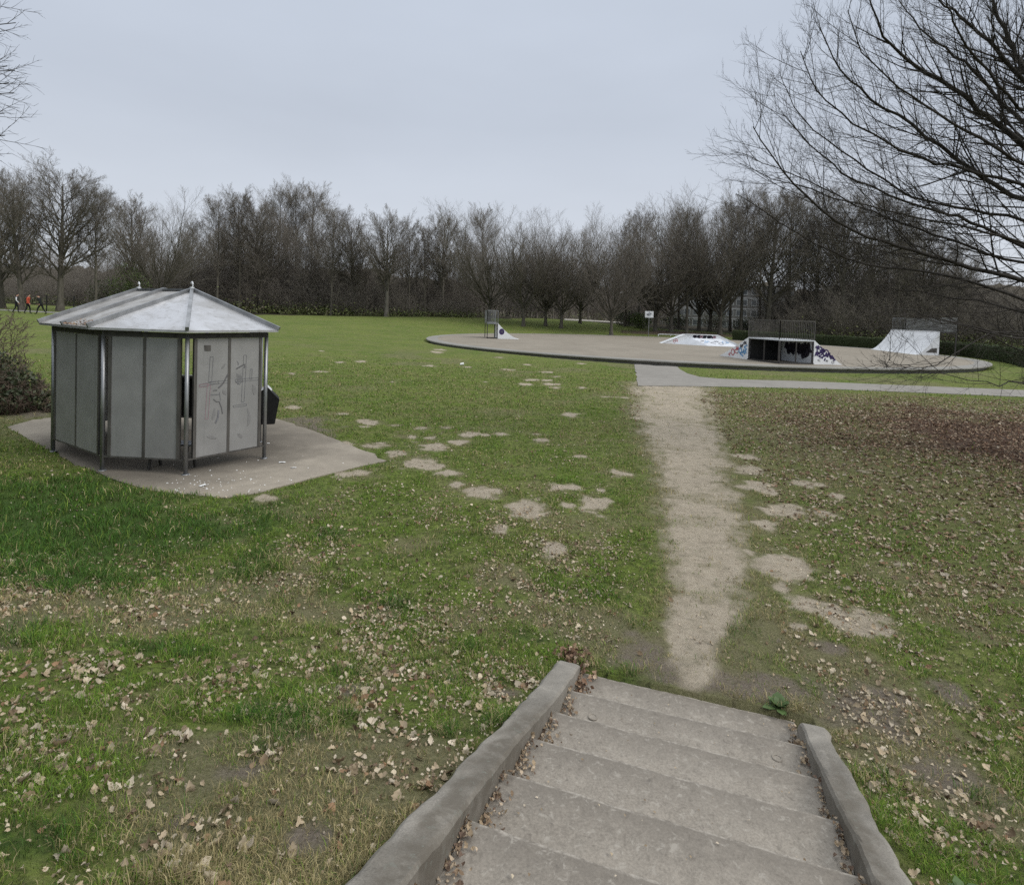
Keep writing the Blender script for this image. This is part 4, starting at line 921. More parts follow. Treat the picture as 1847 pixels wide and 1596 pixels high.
def tree(kind, s_, px, dep, top, label, group=None, name=None, rot=None, wide=1.0):
    tm, lm_, cm, h0 = PROTO[(kind, s_)]
    p = at_depth(px, 560, dep); z = float(ground_z(p[0], p[1])); H = at_depth(px, top, dep)[2] - z; s = H / h0
    t = thing(name or {'vase': 'lime_tree', 'spread': 'spreading_tree', 'pole': 'woodland_tree'}[kind], label, 'tree', (p[0], p[1], z), group)
    t.rotation_euler = (0, 0, rng.uniform(0, 6.28) if rot is None else rot); wide *= {'vase': 1.18, 'spread': 1.0, 'pole': 1.0}[kind] * rng.uniform(.92, 1.12); t.scale = (s * wide, s * wide, s)
    for nm, me in (('trunk', tm), ('limbs', lm_), ('crown', cm)):
        o = bpy.data.objects.new(nm, me); COL.objects.link(o); o.parent = t
    return t
G1 = 'bare trees along the edge of the wood'
TREES = [
 ('spread', 4, 4, 62, 318, 'bare tree at the far left edge of the lawn beside the picture border'),
 ('spread', 5, 40, 58, 310, 'bare tree behind the walker in the red jacket'),
 ('spread', 4, 108, 60, 284, 'tallest broad bare tree rising behind the left end of the shelter roof'),
 ('pole', 7, 172, 62, 334, 'slim bare tree just right of the tall broad tree behind the shelter'),
 ('spread', 6, 238, 80, 350, 'pale thin bare tree standing over the light green bush'),
 ('vase', 1, 291, 70, 348, 'bare tree with many upright limbs behind the shelter ridge'),
 ('pole', 8, 345, 86, 396, 'low bare tree in the dip right of the shelter ridge'),
 ('pole', 7, 392, 85, 350, 'bare tree starting the dense wood right of the dip'),
 ('pole', 8, 432, 88, 340, 'dark bare tree in the wood left of the pale poplars'),
 ('spread', 5, 470, 90, 352, 'dark broad bare tree in front of the pale poplars'),
 ('pole', 9, 500, 112, 326, 'left one of the three pale poplars rising above the wood'),
 ('pole', 9, 532, 113, 321, 'tallest pale poplar, middle of the three above the wood'),
 ('pole', 9, 560, 112, 328, 'right one of the three pale poplars rising above the wood'),
 ('pole', 7, 598, 88, 366, 'slender bare tree just right of the pale poplars'),
 ('spread', 5, 640, 92, 384, 'rounded bare tree between the poplars and the pale straight trunk'),
 ('spread', 6, 697, 86.5, 372, 'bare tree with a pale straight trunk at the edge of the lawn'),
 ('pole', 8, 738, 90, 394, 'dark bare tree right of the pale straight trunk'),
 ('pole', 7, 766, 91, 404, 'lower bare tree left of the rounded open crown'),
 ('spread', 6, 797, 93, 373, 'bare tree with a rounded open crown against the sky'),
 ('pole', 8, 834, 95, 418, 'low bare tree in the gap left of the small quarter pipe'),
 ('vase', 2, 882, 84, 384, 'vase shaped bare tree directly behind the small quarter pipe'),
 ('pole', 9, 868, 104, 368, 'tall feathery bare tree rising behind the small quarter pipe'),
 ('vase', 3, 945, 80, 378, 'vase shaped bare tree on the grass just right of the small quarter pipe'),
 ('vase', 1, 985, 83, 396, 'vase shaped bare tree left of the gap where the pale path shows'),
 ('vase', 2, 1013, 81, 400, 'leaning vase shaped bare tree beside the visible path'),
 ('vase', 3, 1047, 92, 402, 'vase shaped bare tree beyond the visible path'),
 ('vase', 1, 1104, 76.6, 388, 'large vase shaped bare tree with stout trunk close behind the skate floor'),
 ('pole', 8, 1128, 90, 392, 'slim bare tree behind the large stout trunk'),
 ('pole', 7, 1152, 98, 376, 'tall bare tree just left of the notice board'),
 ('vase', 3, 1183, 83, 384, 'vase shaped bare tree just behind the notice board'),
 ('vase', 2, 1212, 82, 374, 'vase shaped bare tree between the notice board and the white pyramid'),
 ('pole', 7, 1240, 81, 368, 'tall dark bare tree behind the white pyramid'),
 ('vase', 1, 1262, 88, 372, 'bare tree in front of the left part of the grey apartment block'),
 ('vase', 2, 1281, 90, 360, 'slim bare tree in front of the right windows of the apartment block'),
 ('pole', 8, 1225, 92, 372, 'slim bare tree in front of the left corner of the apartment block'),
 ('pole', 7, 1318, 93, 356, 'slim bare tree in front of the right corner of the apartment block'),
 ('vase', 3, 1300, 82, 350, 'bare tree in front of the middle of the grey apartment block'),
 ('pole', 8, 1338, 84, 336, 'tall bare tree at the left end of the clipped hedge'),
 ('spread', 5, 1385, 82, 344, 'bare tree behind the left railing of the dark corner ramp'),
 ('pole', 7, 1425, 84, 338, 'bare tree behind the middle of the dark corner ramp'),
 ('pole', 8, 1470, 82, 332, 'bare tree behind the right railing of the dark corner ramp'),
 ('spread', 4, 1522, 80, 338, 'bare tree between the corner ramp and the wide quarter pipe'),
 ('pole', 7, 1570, 80, 346, 'bare tree behind the left end of the wide quarter pipe'),
 ('pole', 8, 1618, 78, 352, 'bare tree behind the middle of the wide quarter pipe'),
 ('spread', 5, 1668, 80, 384, 'bare tree behind the right end of the wide quarter pipe'),
 ('pole', 7, 1725, 80, 430, 'low bare tree right of the wide quarter pipe'),
]
for kind, s_, px, dep, ytop, lab in TREES: tree(kind, s_, px, dep, ytop, lab, G1)

# the deeper wood behind them reads as one mass
def make_woods():
    r = np.random.default_rng(77); light = [grow_tree(200 + i, 'pole', 16, .62) for i in range(4)]
    L_ = [join([t] + c) for t, c in light]
    V, F, o = [], [], 0
    def put(px, dep, top):
        nonlocal o
        v, f = L_[r.integers(0, 4)]; p = at_depth(px, 560, dep); z = float(ground_z(p[0], p[1])); s = (at_depth(px, top, dep)[2] - z) / 16.3; a = r.uniform(0, 6.28)
        q = v * np.array([s * 1.15, s * 1.15, s]); q = np.c_[q[:, 0] * math.cos(a) - q[:, 1] * math.sin(a) + p[0], q[:, 0] * math.sin(a) + q[:, 1] * math.cos(a) + p[1], q[:, 2] + z]
        V.append(q); F.append(f + o); o += len(q)
    TOPL = [(-150, 420), (0, 430), (120, 440), (250, 465), (340, 445), (380, 395), (470, 385), (560, 392), (620, 425), (700, 438), (780, 440), (840, 440), (900, 450), (1000, 452), (1100, 455), (1200, 450), (1300, 440), (1400, 405), (1550, 392), (1640, 405), (1720, 455), (1800, 510), (1900, 525), (2100, 510)]
    tx = [a for a, b in TOPL]; ty = [b for a, b in TOPL]
    for px in np.arange(372, 860, 29): put(px + r.normal(0, 5), r.uniform(92, 100), np.interp(px, tx, ty) + r.normal(0, 9))
    for px in np.arange(372, 870, 33): put(px + r.normal(0, 6), r.uniform(102, 122), np.interp(px, tx, ty) + r.normal(4, 8))
    for px in np.arange(865, 1190, 30): put(px + r.normal(0, 6), r.uniform(122, 150), np.interp(px, tx, ty) + r.normal(8, 9))
    for px in np.arange(880, 1190, 60): put(px + r.normal(0, 8), r.uniform(106, 118), np.interp(px, tx, ty) + r.normal(6, 9))
    for px in np.arange(1385, 1760, 30): put(px + r.normal(0, 7), r.uniform(86, 110), np.interp(px, tx, ty) + r.normal(0, 10))
    for px in np.arange(-140, 340, 30): put(px + r.normal(0, 8), r.uniform(84, 120), np.interp(px, tx, ty) + r.normal(0, 14))
    V = np.concatenate(V); F = np.concatenate(F)
    tag(fast_mesh('woods', V, [F], MT['twig']), 'deep bare wood behind the trees that edge the lawn', 'wood', kind='stuff')
make_woods()

def make_hill():
    """low wooded rise far behind the trees"""
    px = np.arange(-420, 2500, 4.0); D = 235.0
    topy = np.interp(px, [-420, 0, 330, 600, 860, 1000, 1180, 1400, 1560, 1700, 1847, 2500], [478, 480, 492, 486, 505, 520, 528, 520, 505, 505, 522, 528])
    topy = topy + (fbm(px, px * 0, 60, 5) - .5) * 26 + (fbm(px, px * 0, 9, 6) - .5) * 12
    rows = []
    for k, (f, dd) in enumerate(((0, -34), (.35, -22), (.7, -9), (.92, -3), (1, 0), (.9, 6), (.3, 40))):
        P = []
        for i, x in enumerate(px):
            p = at_depth(x, 560, D + dd); zt = at_depth(x, topy[i], D)[2]; j = (vnoise(np.array([x]), np.array([k * 50.0]), 7, 9)[0] - .5) * (5 if 0 < f < 1 else 0); P.append((p[0], p[1] + j * 1.5, 0 + (zt) * f + j * .5))
        rows.append(P)
    n = len(px); V = np.array(rows).reshape(-1, 3); i, j = np.meshgrid(np.arange(len(rows) - 1), np.arange(n - 1), indexing='ij')
    F = np.stack([i * n + j, i * n + j + 1, (i + 1) * n + j + 1, (i + 1) * n + j], -1).reshape(-1, 4)
    m = simple('far_wood', (.070, .062, .048), (.135, .118, .095), .35, 1.0, spec=.05, stretch=(1, 1, .35), bumpd=1.0)
    tag(fast_mesh('hill', V, [F], m, smooth=True), 'low brown wooded rise far behind the park trees', 'hill', kind='structure')
make_hill()

# ------------------------------------------------------------------ undergrowth and shrubs
def grow_thicket(seed, Hh=6.0, stems=13, spread=1.1, ang=20, n4=4):
    r = np.random.default_rng(seed); P = np.empty((stems, 6, 3)); a = r.uniform(0, 6.28, stems); q = r.uniform(0, spread, stems)
    P[:, 0] = np.c_[np.cos(a) * q, np.sin(a) * q, np.full(stems, -.1)]
    d = np.c_[np.cos(a) * math.sin(math.radians(ang)), np.sin(a) * math.sin(math.radians(ang)), np.full(stems, 1.0)] + r.normal(0, .15, (stems, 3)); L = Hh * r.uniform(.5, 1.0, stems)
    for i in range(1, 6):
        d = d + r.normal(0, .09, (stems, 3)); d /= np.linalg.norm(d, axis=1)[:, None]; P[:, i] = P[:, i - 1] + d * (L / 5)[:, None]
    R = .028 * np.linspace(1, .25, 6)[None] * r.uniform(.6, 1.3, stems)[:, None]
    l2 = children(r, P, R, L, 9, .08, math.radians(42), .40, .4, .06, 4, .10, .6, .3, rmin=.009)
    l3 = children(r, *l2, 6, .1, math.radians(40), .5, .4, .05, 3, .10, .6, .4, rmin=.007)
    l4 = children(r, *l3, n4, .1, math.radians(40), .6, .3, .03, 3, .12, .6, .5, rmin=.006)
    return join([tubes(P, R, 4), tubes(l2[0], l2[1], 3), tubes(l3[0], l3[1], 3), tubes(l4[0], l4[1], 3)])
def place_copy(v, p, s, a, sz=None):
    q = v * np.array([s, s, sz or s]); return np.c_[q[:, 0] * math.cos(a) - q[:, 1] * math.sin(a) + p[0], q[:, 0] * math.sin(a) + q[:, 1] * math.cos(a) + p[1], q[:, 2] + p[2]]
def make_undergrowth():
    r = np.random.default_rng(31); T = [grow_thicket(500 + i) for i in range(4)]
    V, F, o = [], [], 0; LP = []
    def put(px, dep, top, leafy):
        nonlocal o
        p = at_depth(px, 560, dep); p[2] = float(ground_z(p[0], p[1])); hh = max(.6, at_depth(px, top, dep)[2] - p[2]); v, f = T[r.integers(0, 4)]
        q = place_copy(v, p, hh / 6 * r.uniform(.9, 1.25), r.uniform(0, 6.28), hh / 5.6); V.append(q); F.append(f + o); o += len(q)
        if leafy:
            n = int(leafy * 300); e = r.normal(size=(n, 3)) * np.array([.9, .9, .30]) * hh * .36; e[:, 2] = np.abs(e[:, 2]) * 1.3
            LP.append(p + e)
    for row in range(4):
        for px in np.arange(372, 862, 19):
            w = np.interp(px, [372, 470, 560, 700, 860], [445, 440, 470, 480, 490]); put(px + r.normal(0, 5), 89.5 + row * 4 + r.uniform(-1, 1.5), w + r.normal(52 - row * 16, 14), (1.5 if px < 620 else .7) * (row < 3))
    for row in range(3):
        for px in np.arange(862, 1330, 27): 
            if (row == 0 and 1015 < px < 1100) or 1190 < px < 1380: continue
            put(px + r.normal(0, 6), 112 + row * 9 + r.uniform(-2, 2), 498 + r.normal(0, 16) + (30 if 1195 < px < 1330 else 0), .25)
    for row in range(4):
        for px in np.arange(1385, 1990, 21):
            w = np.interp(px, [1330, 1450, 1560, 1700, 1847], [530, 505, 475, 490, 530]); put(px + r.normal(0, 6), 79 + row * 4 + r.uniform(-1, 1), w + r.normal(40 - row * 12, 14), .55)
    for row in range(3):
        for px in np.arange(-160, 372, 30): put(px + r.normal(0, 8), 90 + row * 9 + r.uniform(-2, 2), 480 + r.normal(8 - row * 8, 14), .3)
    tag(fast_mesh('undergrowth', np.concatenate(V), [np.concatenate(F)], MT['twig']), 'tangled bare undergrowth filling the foot of the wood', 'undergrowth', kind='stuff')
    P = np.concatenate(LP); P = P[P[:, 2] > ground_z(P[:, 0], P[:, 1])]
    v, f, c = leaf_cloud(P, .16, [(.12, .145, .048), (.15, .17, .058), (.13, .115, .068), (.10, .12, .045)], 3)
    tag(fast_mesh('understory_leaves', v, [f], MT['shrubleaf'], cols={'col': c}), 'dark olive leaves low inside the wood', 'undergrowth', kind='stuff')
make_undergrowth()
def bush(px, dep, top, wpx, label, cols, seed, n=2600, leaf=.09, name='shrub', stems=14, squash=1.0):
    p = at_depth(px, 560, dep); p[2] = float(ground_z(p[0], p[1])); hh = at_depth(px, top, dep)[2] - p[2]; rad = wpx / 2 * dep / FPX
    t = thing(name, label, 'bush', tuple(p)); r = np.random.default_rng(seed)
    v, f = grow_thicket(seed, hh, stems, rad * .45, 26, 3); fast_mesh('stems', v + p, [f], MT['twig'], t)
    e = r.normal(size=(n, 3)); e /= np.linalg.norm(e, axis=1)[:, None]; e *= (r.random((n, 1)) ** .45) * (.72 + .5 * fbm(e[:, 0] * 3, e[:, 1] * 3 + e[:, 2] * 5, .8, seed)[:, None])
    q = p + e * np.array([rad, rad, hh * .52]) + np.array([0, 0, hh * .50]); q = q[q[:, 2] > p[2] + .02]
    v, f, c = leaf_cloud(q, leaf, cols, seed + 1); fast_mesh('foliage', v, [f], MT['shrubleaf'], t, cols={'col': c}); return t
GREEN = [(.075, .115, .022), (.10, .14, .030), (.060, .095, .020)]; OLIVE = [(.045, .058, .020), (.06, .07, .026), (.038, .046, .018)]
bush(236, 76, 474, 78, 'light green bush coming into leaf behind the shelter roof', GREEN, 61, 2200, .12)
bush(190, 80, 500, 60, 'dull green bush left of the light green one behind the shelter', OLIVE, 62, 1500, .12)
bush(1156, 88, 563, 46, 'fresh green bush low behind the notice board, on its left', GREEN, 63, 1600, .10)
bush(1128, 92, 560, 60, 'dark bush left of the fresh green one behind the notice board', OLIVE, 64, 1600, .10)
bush(1222, 96, 565, 60, 'olive bush right of the notice board between the trunks', OLIVE, 65, 1600, .10)
bush(1290, 98, 562, 56, 'olive bush in front of the apartment block wall', OLIVE, 66, 1600, .10)
bush(1345, 92, 572, 50, 'dull green bush just beyond the left end of the clipped hedge', OLIVE, 67, 1500, .10)
def bramble():
    t = thing('bramble_thicket', 'tall brown and grey green bramble thicket at the left edge behind the shelter', 'thicket', (-12.4, 13.2, 0)); r = np.random.default_rng(9)
    V, F, o, LP = [], [], 0, []
    for (x, y, hh, sp_) in ((-13.6, 13.6, 2.0, 1.0), (-12.9, 13.0, 1.75, .9), (-12.0, 13.3, 1.25, .8), (-11.3, 13.2, .85, .6), (-14.4, 12.7, 2.0, 1.0), (-12.3, 12.4, 1.0, .7), (-11.0, 12.7, .5, .5), (-13.4, 12.3, 1.4, .8), (-10.5, 13.3, .45, .4), (-14.2, 14.6, 2.1, 1.0)):
        v, f = grow_thicket(int(700 + x * 10 + y), hh * 1.05, 16, sp_ * .7, 34, 4); z = float(ground_z(x, y)); q = v * np.array([1, 1, 1]); q = q + np.array([x, y, z]); V.append(q); F.append(f + o); o += len(q)
        n = int(1700 * hh * sp_); e = r.normal(size=(n, 3)); e /= np.linalg.norm(e, axis=1)[:, None]; e *= r.random((n, 1)) ** .35 * np.array([sp_ * 1.05, sp_ * 1.05, hh * .55]); LP.append(np.array([x, y, z + hh * .5]) + e)
    fast_mesh('stems', np.concatenate(V), [np.concatenate(F)], simple('bramble_stem', (.09, .066, .048), (.17, .13, .10), 5, .85), t)
    P = np.concatenate(LP); v, f, c = leaf_cloud(P, .05, [(.055, .066, .034), (.08, .09, .05), (.095, .078, .05), (.038, .05, .022), (.05, .062, .03)], 4); fast_mesh('foliage', v, [f], MT['shrubleaf'], t, cols={'col': c})
bramble()

def shade_bush():  # out-of-view evergreen mass, added to darken the shelter's left side
    t = thing('unseen_shade_bush', 'unseen evergreen bush added beyond the left edge to block sky light from the shelter', 'bush', (-17.5, 10.5, float(ground_z(-17.5, 10.5)))); r = np.random.default_rng(19); LP = []; TV = []; o = 0; TF = []
    for (x, y, hh, rad) in ((-15.6, 8.2, 4.6, 1.5), (-17.5, 10.5, 6.0, 2.2), (-18.6, 13.4, 6.0, 2.2), (-15.9, 5.6, 4.8, 1.8), (-14.8, 3.0, 4.5, 1.8)):
        z = float(ground_z(x, y)); n = int(1500 * rad); e = r.normal(size=(n, 3)); e /= np.linalg.norm(e, axis=1)[:, None]; e *= r.random((n, 1)) ** .35 * np.array([rad, rad, hh * .5]); LP.append(np.array([x, y, z + hh * .52]) + e)
        v, f = grow_thicket(int(900 + x * 3), hh, 8, .4, 14, 2); TV.append(v + np.array([x, y, z])); TF.append(f + o); o += len(v)
    fast_mesh('stems', np.concatenate(TV), [np.concatenate(TF)], MT['bark'], t)
    v, f, c = leaf_cloud(np.concatenate(LP), .16, [(.028, .042, .016), (.04, .055, .02)], 20); fast_mesh('foliage', v, [f], MT['shrubleaf'], t, cols={'col': c})
shade_bush()

# ------------------------------------------------------------------ the big tree on the right whose limbs sweep across the picture
def spline(P, n):
    P = np.array(P, float); d = np.r_[0, np.cumsum(np.linalg.norm(np.diff(P, axis=0), axis=1))]; q = np.linspace(0, d[-1], n); t = np.linspace(0, 1, n)
    X = np.stack([np.interp(q, d, P[:, k]) for k in range(3)], 1)
    for _ in range(3): X[1:-1] = (X[:-2] + 2 * X[1:-1] + X[2:]) / 4
    return X
ZL = lambda *pts: [(1200 + x / 2.575, y / 2.575) for x, y in pts]
LIMBS = [  # photo trace of a limb, depth where it enters the picture, depth of its tip, thickness
 (ZL((1666, 1300), (1400, 1235), (1150, 1165), (950, 1110), (800, 1045), (690, 990), (600, 920), (500, 810), (430, 720), (370, 640), (300, 590)), 11.0, 8.6, .075),
 (ZL((1666, 1390), (1450, 1310), (1200, 1260), (900, 1230), (700, 1160), (560, 1080), (470, 1030), (330, 960), (220, 900)), 10.6, 10.2, .055),
 (ZL((1666, 1165), (1550, 1090), (1400, 1020), (1250, 985), (1050, 940), (900, 860), (760, 790), (620, 700), (500, 590), (430, 520)), 11.4, 9.4, .06),
 (ZL((1666, 940), (1500, 840), (1400, 770), (1280, 690), (1120, 580), (980, 500), (850, 420), (740, 330), (650, 220), (610, 130)), 11.8, 11.0, .085),
 (ZL((1666, 720), (1560, 580), (1450, 510), (1330, 420), (1220, 350), (1080, 290), (960, 190), (880, 80), (830, -40)), 11.6, 10.0, .11),
 (ZL((1666, 350), (1600, 200), (1520, 100), (1450, -40), (1400, -160)), 11.8, 12.0, .13),
 (ZL((1666, 420), (1560, 240), (1440, 150), (1300, 60), (1180, -20), (1080, -110)), 11.0, 9.0, .09),
 (ZL((1666, 850), (1450, 800), (1250, 760), (1080, 700), (900, 620), (740, 500), (640, 420), (550, 320), (520, 240)), 11.2, 8.2, .055),
 (ZL((1800, 1500), (1500, 1400), (1330, 1395), (1100, 1340), (850, 1330), (640, 1260)), 11.4, 12.2, .04),
 (ZL((1666, 1560), (1500, 1540), (1300, 1500), (1100, 1440), (900, 1425), (760, 1400)), 10.4, 8.8, .038),
 (ZL((1666, 1030), (1500, 985), (1300, 960), (1080, 900), (880, 760), (700, 650), (580, 560), (470, 420), (420, 330)), 12.2, 12.6, .055),
 (ZL((1666, 1230), (1480, 1180), (1250, 1080), (1000, 1010), (820, 930), (640, 850), (480, 790), (330, 740), (200, 700)), 11.6, 11.8, .05),
 (ZL((1666, 600), (1500, 400), (1350, 270), (1180, 170), (1040, 60), (960, -40)), 12.4, 12.6, .08),
 (ZL((1666, 1120), (1450, 1060), (1200, 1020), (980, 980), (760, 900), (560, 880), (380, 830), (240, 760)), 10.4, 9.6, .045),
 ([(1847, 690), (1790, 694), (1690, 674), (1640, 668), (1590, 660), (1545, 650)], 8.6, 7.6, .024),
 ([(1847, 590), (1760, 606), (1700, 652), (1660, 662), (1610, 660), (1560, 648)], 9.6, 8.0, .032),
 ([(1847, 610), (1790, 600), (1700, 588), (1650, 574), (1590, 566), (1520, 560)], 9.0, 8.4, .036),
 ([(1847, 640), (1780, 606), (1740, 594), (1690, 570), (1600, 560)], 10.5, 9.6, .03),
 (ZL((1666, 260), (1640, 80), (1600, -80)), 10.6, 10.2, .10),
 (ZL((1666, 520), (1480, 330), (1330, 150), (1240, 20), (1180, -120)), 10.4, 8.4, .06),
 (ZL((1666, 780), (1480, 650), (1300, 560), (1080, 430), (900, 290), (790, 160), (740, 50)), 10.4, 8.6, .06),
]
def big_tree():
    r = np.random.default_rng(12); tb = np.array([12.4, 11.3]); tz = float(ground_z(*tb))
    t = thing('beech_tree', 'large bare tree at the right edge, long limbs sweeping left over the skate circle', 'tree', (tb[0], tb[1], tz))
    Pt = np.array([[tb[0] + .02 * z, tb[1] - .03 * z, tz - .2 + z] for z in np.linspace(0, 9, 14)]); Rt = .34 * (1 - .075 * np.linspace(0, 9, 14)) * (1 + .45 * np.exp(-np.linspace(0, 9, 14) / .4))
    v, f = tubes(Pt[None], Rt[None], 14); fast_mesh('trunk', v, [f], MT['limb'], t, smooth=True)
    P, R = [], []
    for pts, d0, d1, rad in LIMBS:
        n = len(pts); Q = [at_depth(x + 42 * (i / (n - 1)) ** 2, y, d0 + (d1 - d0) * (i / (n - 1)) + .25 * math.sin(i * 1.7 + d0)) for i, (x, y) in enumerate(pts)]
        z0 = min(max(Q[0][2] - .25 * np.hypot(*(Q[0][:2] - tb)), tz + 1.2), 8.5); S = np.array([tb[0] + .02 * z0, tb[1] - .03 * z0, z0])
        X = spline([S] + Q, 26); X[1:-1] += r.normal(0, .018, (24, 3)); P.append(X); R.append(rad * np.linspace(.76, .09, 26))
    P, R = np.array(P), np.array(R); L = np.linalg.norm(np.diff(P, axis=1), axis=2).sum(1)
    low = np.zeros(len(P), bool); low[[1, 8, 9, 13, 14, 15, 16, 17]] = True
    def cat(A, B): return tuple(np.concatenate([p, q]) for p, q in zip(A, B))
    a2 = cat(children(r, P[~low], R[~low], L[~low], 33, .22, math.radians(29), .27, .58, .05, 8, .045, .40, .16, planar=.5, rmin=.0055),
             children(r, P[low], R[low], L[low], 12, .28, math.radians(26), .22, .58, .05, 8, .045, .40, .16, planar=.75, rmin=.005))
    a2b = children(r, P, R, L, 11, .40, math.radians(40), .12, .3, .05, 5, .08, .35, .3, planar=.4, rmin=.003)
    a3 = children(r, *a2, 8, .08, math.radians(32), .36, .45, .045, 6, .055, .5, .25, planar=.6, rmin=.0024)
    a4 = children(r, *a3, 6, .08, math.radians(34), .46, .35, .04, 4, .07, .5, .4, planar=.4, rmin=.0015)
    a5 = children(r, *a2b, 6, .10, math.radians(38), .5, .3, .05, 4, .08, .5, .4, planar=.3, rmin=.0018)
    v, f = join([tubes(P, R, 9), tubes(a2[0], a2[1], 5), tubes(a2b[0], a2b[1], 4), tubes(a3[0], a3[1], 4), tubes(a4[0], a4[1], 3), tubes(a5[0], a5[1], 3)])
    fast_mesh('crown', v, [f], MT['limb'], t, smooth=True)
big_tree()
def left_tree():
    r = np.random.default_rng(15); tb = np.array([-13.5, 7.2]); tz = float(ground_z(*tb))
    t = thing('bare_tree', 'bare tree beyond the left edge with only its branch tips in view', 'tree', (tb[0], tb[1], tz))
    Pt = np.array([[tb[0], tb[1], tz - .2 + z] for z in np.linspace(0, 12, 14)]); Rt = .24 * np.linspace(1, .25, 14)
    v, f = tubes(Pt[None], Rt[None], 10); fast_mesh('trunk', v, [f], MT['bark'], t, smooth=True)
    tips = [((42, 42), 9.5), ((30, 150), 9.0), ((40, 128), 9.8), ((22, 205), 9.4), ((24, 245), 8.6), ((8, 275), 9.0), ((28, 120), 8.6), ((12, 10), 9.2), ((38, 168), 10.2), ((16, 62), 9.6)]
    P = []
    for (x, y), d in tips:
        e = at_depth(x, y, d); z0 = e[2] - 2.2 + r.normal(0, .3); s_ = np.array([tb[0], tb[1], max(2, z0)]); m_ = (s_ + e) / 2 + np.array([0, 0, .3]); e = e + np.array([-.12, 0, 0]); P.append(spline([s_, m_, e], 10))
    P = np.array(P); R = np.repeat(np.linspace(.045, .006, 10)[None], len(P), 0); L = np.linalg.norm(np.diff(P, axis=1), axis=2).sum(1)
    b2 = children(r, P, R, L, 22, .45, math.radians(34), .17, .5, .02, 5, .07, .5, .25, rmin=.005); b3 = children(r, *b2, 6, .15, math.radians(36), .4, .4, .02, 4, .08, .6, .4, rmin=.003)
    v, f = join([tubes(P, R, 6), tubes(b2[0], b2[1], 4), tubes(b3[0], b3[1], 3)]); fast_mesh('crown', v, [f], MT['limb'], t, smooth=True)
left_tree()

# ------------------------------------------------------------------ apartment block far behind the trees
def apartments():
    c = at_depth(1285, 560, 172); z0 = float(ground_z(c[0], c[1])) - .2; rt_ = np.array([.955, -.297, 0]); fw = np.array([.297, .955, 0])
    o = np.array([c[0], c[1], z0]); t = thing('apartment_block', 'grey four storey apartment block with white window bands seen through the trees', 'building', tuple(o))
    Rm = np.stack([rt_, fw, [0, 0, 1]], 1)
    def P(u, z, d=0): return o + rt_ * u + fw * d + np.array([0, 0, z])
    mw = simple('brick_grey', (.125, .118, .112), (.17, .162, .155), 1.5, .9); MT['dullwhite'] = simple('dull_white', (.26, .26, .26), (.36, .36, .36), 2, .7); mg = simple('window_glass', (.05, .055, .06), (.11, .115, .12), .4, .25, 0, .5)
    mb = MB(); mb.box(P(0, 6.3, 5), (44, 10, 12.6), Rm); mb.build('wall', mw, t)
    mb = MB(); mb.box(P(0, 12.75, 5), (44.6, 10.6, .3), Rm); mb.box(P(6, 13.6, 6), (8, 4, 1.5), Rm); mb.build('roof', MT['frame'], t)
    for k in range(4):
        mb = MB(); mb.box(P(0, 3.1 * k + 3.0, -.06), (44, .12, .28), Rm); mb.build('floor_band', MT['dullwhite'], t)
        for j in range(11):
            u = -20 + j * 4
            w = MB(); z1 = 3.1 * k + 1.75; wd = 2.9 if j % 3 else 3.4
            for du in (-wd / 2, 0, wd / 2): w.box(P(u + du, z1, -.06), (.16, .12, 1.7), Rm)
            for dz in (-.85, .85): w.box(P(u, z1 + dz, -.058), (wd + .16, .11, .16), Rm)
            fr = w.build('window', MT['dullwhite'], t)
            g = MB(); g.box(P(u, z1, -.02), (wd, .05, 1.6), Rm); g.build('pane', mg, fr)
apartments()
fl = [at_depth(x, 560, 58) for x in np.arange(-60, 330, 49)]
fence = thing('mesh_fence', 'dark thin mesh fence along the path behind the lawn at the left', 'fence', tuple(np.array([fl[3][0], fl[3][1], float(ground_z(fl[3][0], fl[3][1]))])))
FZ = [np.array([p[0], p[1] - .2, float(ground_z(p[0], p[1]))]) for p in fl]
for p in FZ:
    mb = MB(); mb.bar(p - np.array([0, 0, .1]), zz(p, 1.65), .07, .07, up=(1, 0, 0)); mb.build('fence_post', MT['black'], fence)
for a, b in zip(FZ[:-1], FZ[1:]):
    mb = MB()
    for h in np.linspace(.15, 1.55, 8): mb.bar(zz(a, h), zz(b, h), .012, .012)
    mb.build('wire', MT['black'], fence)

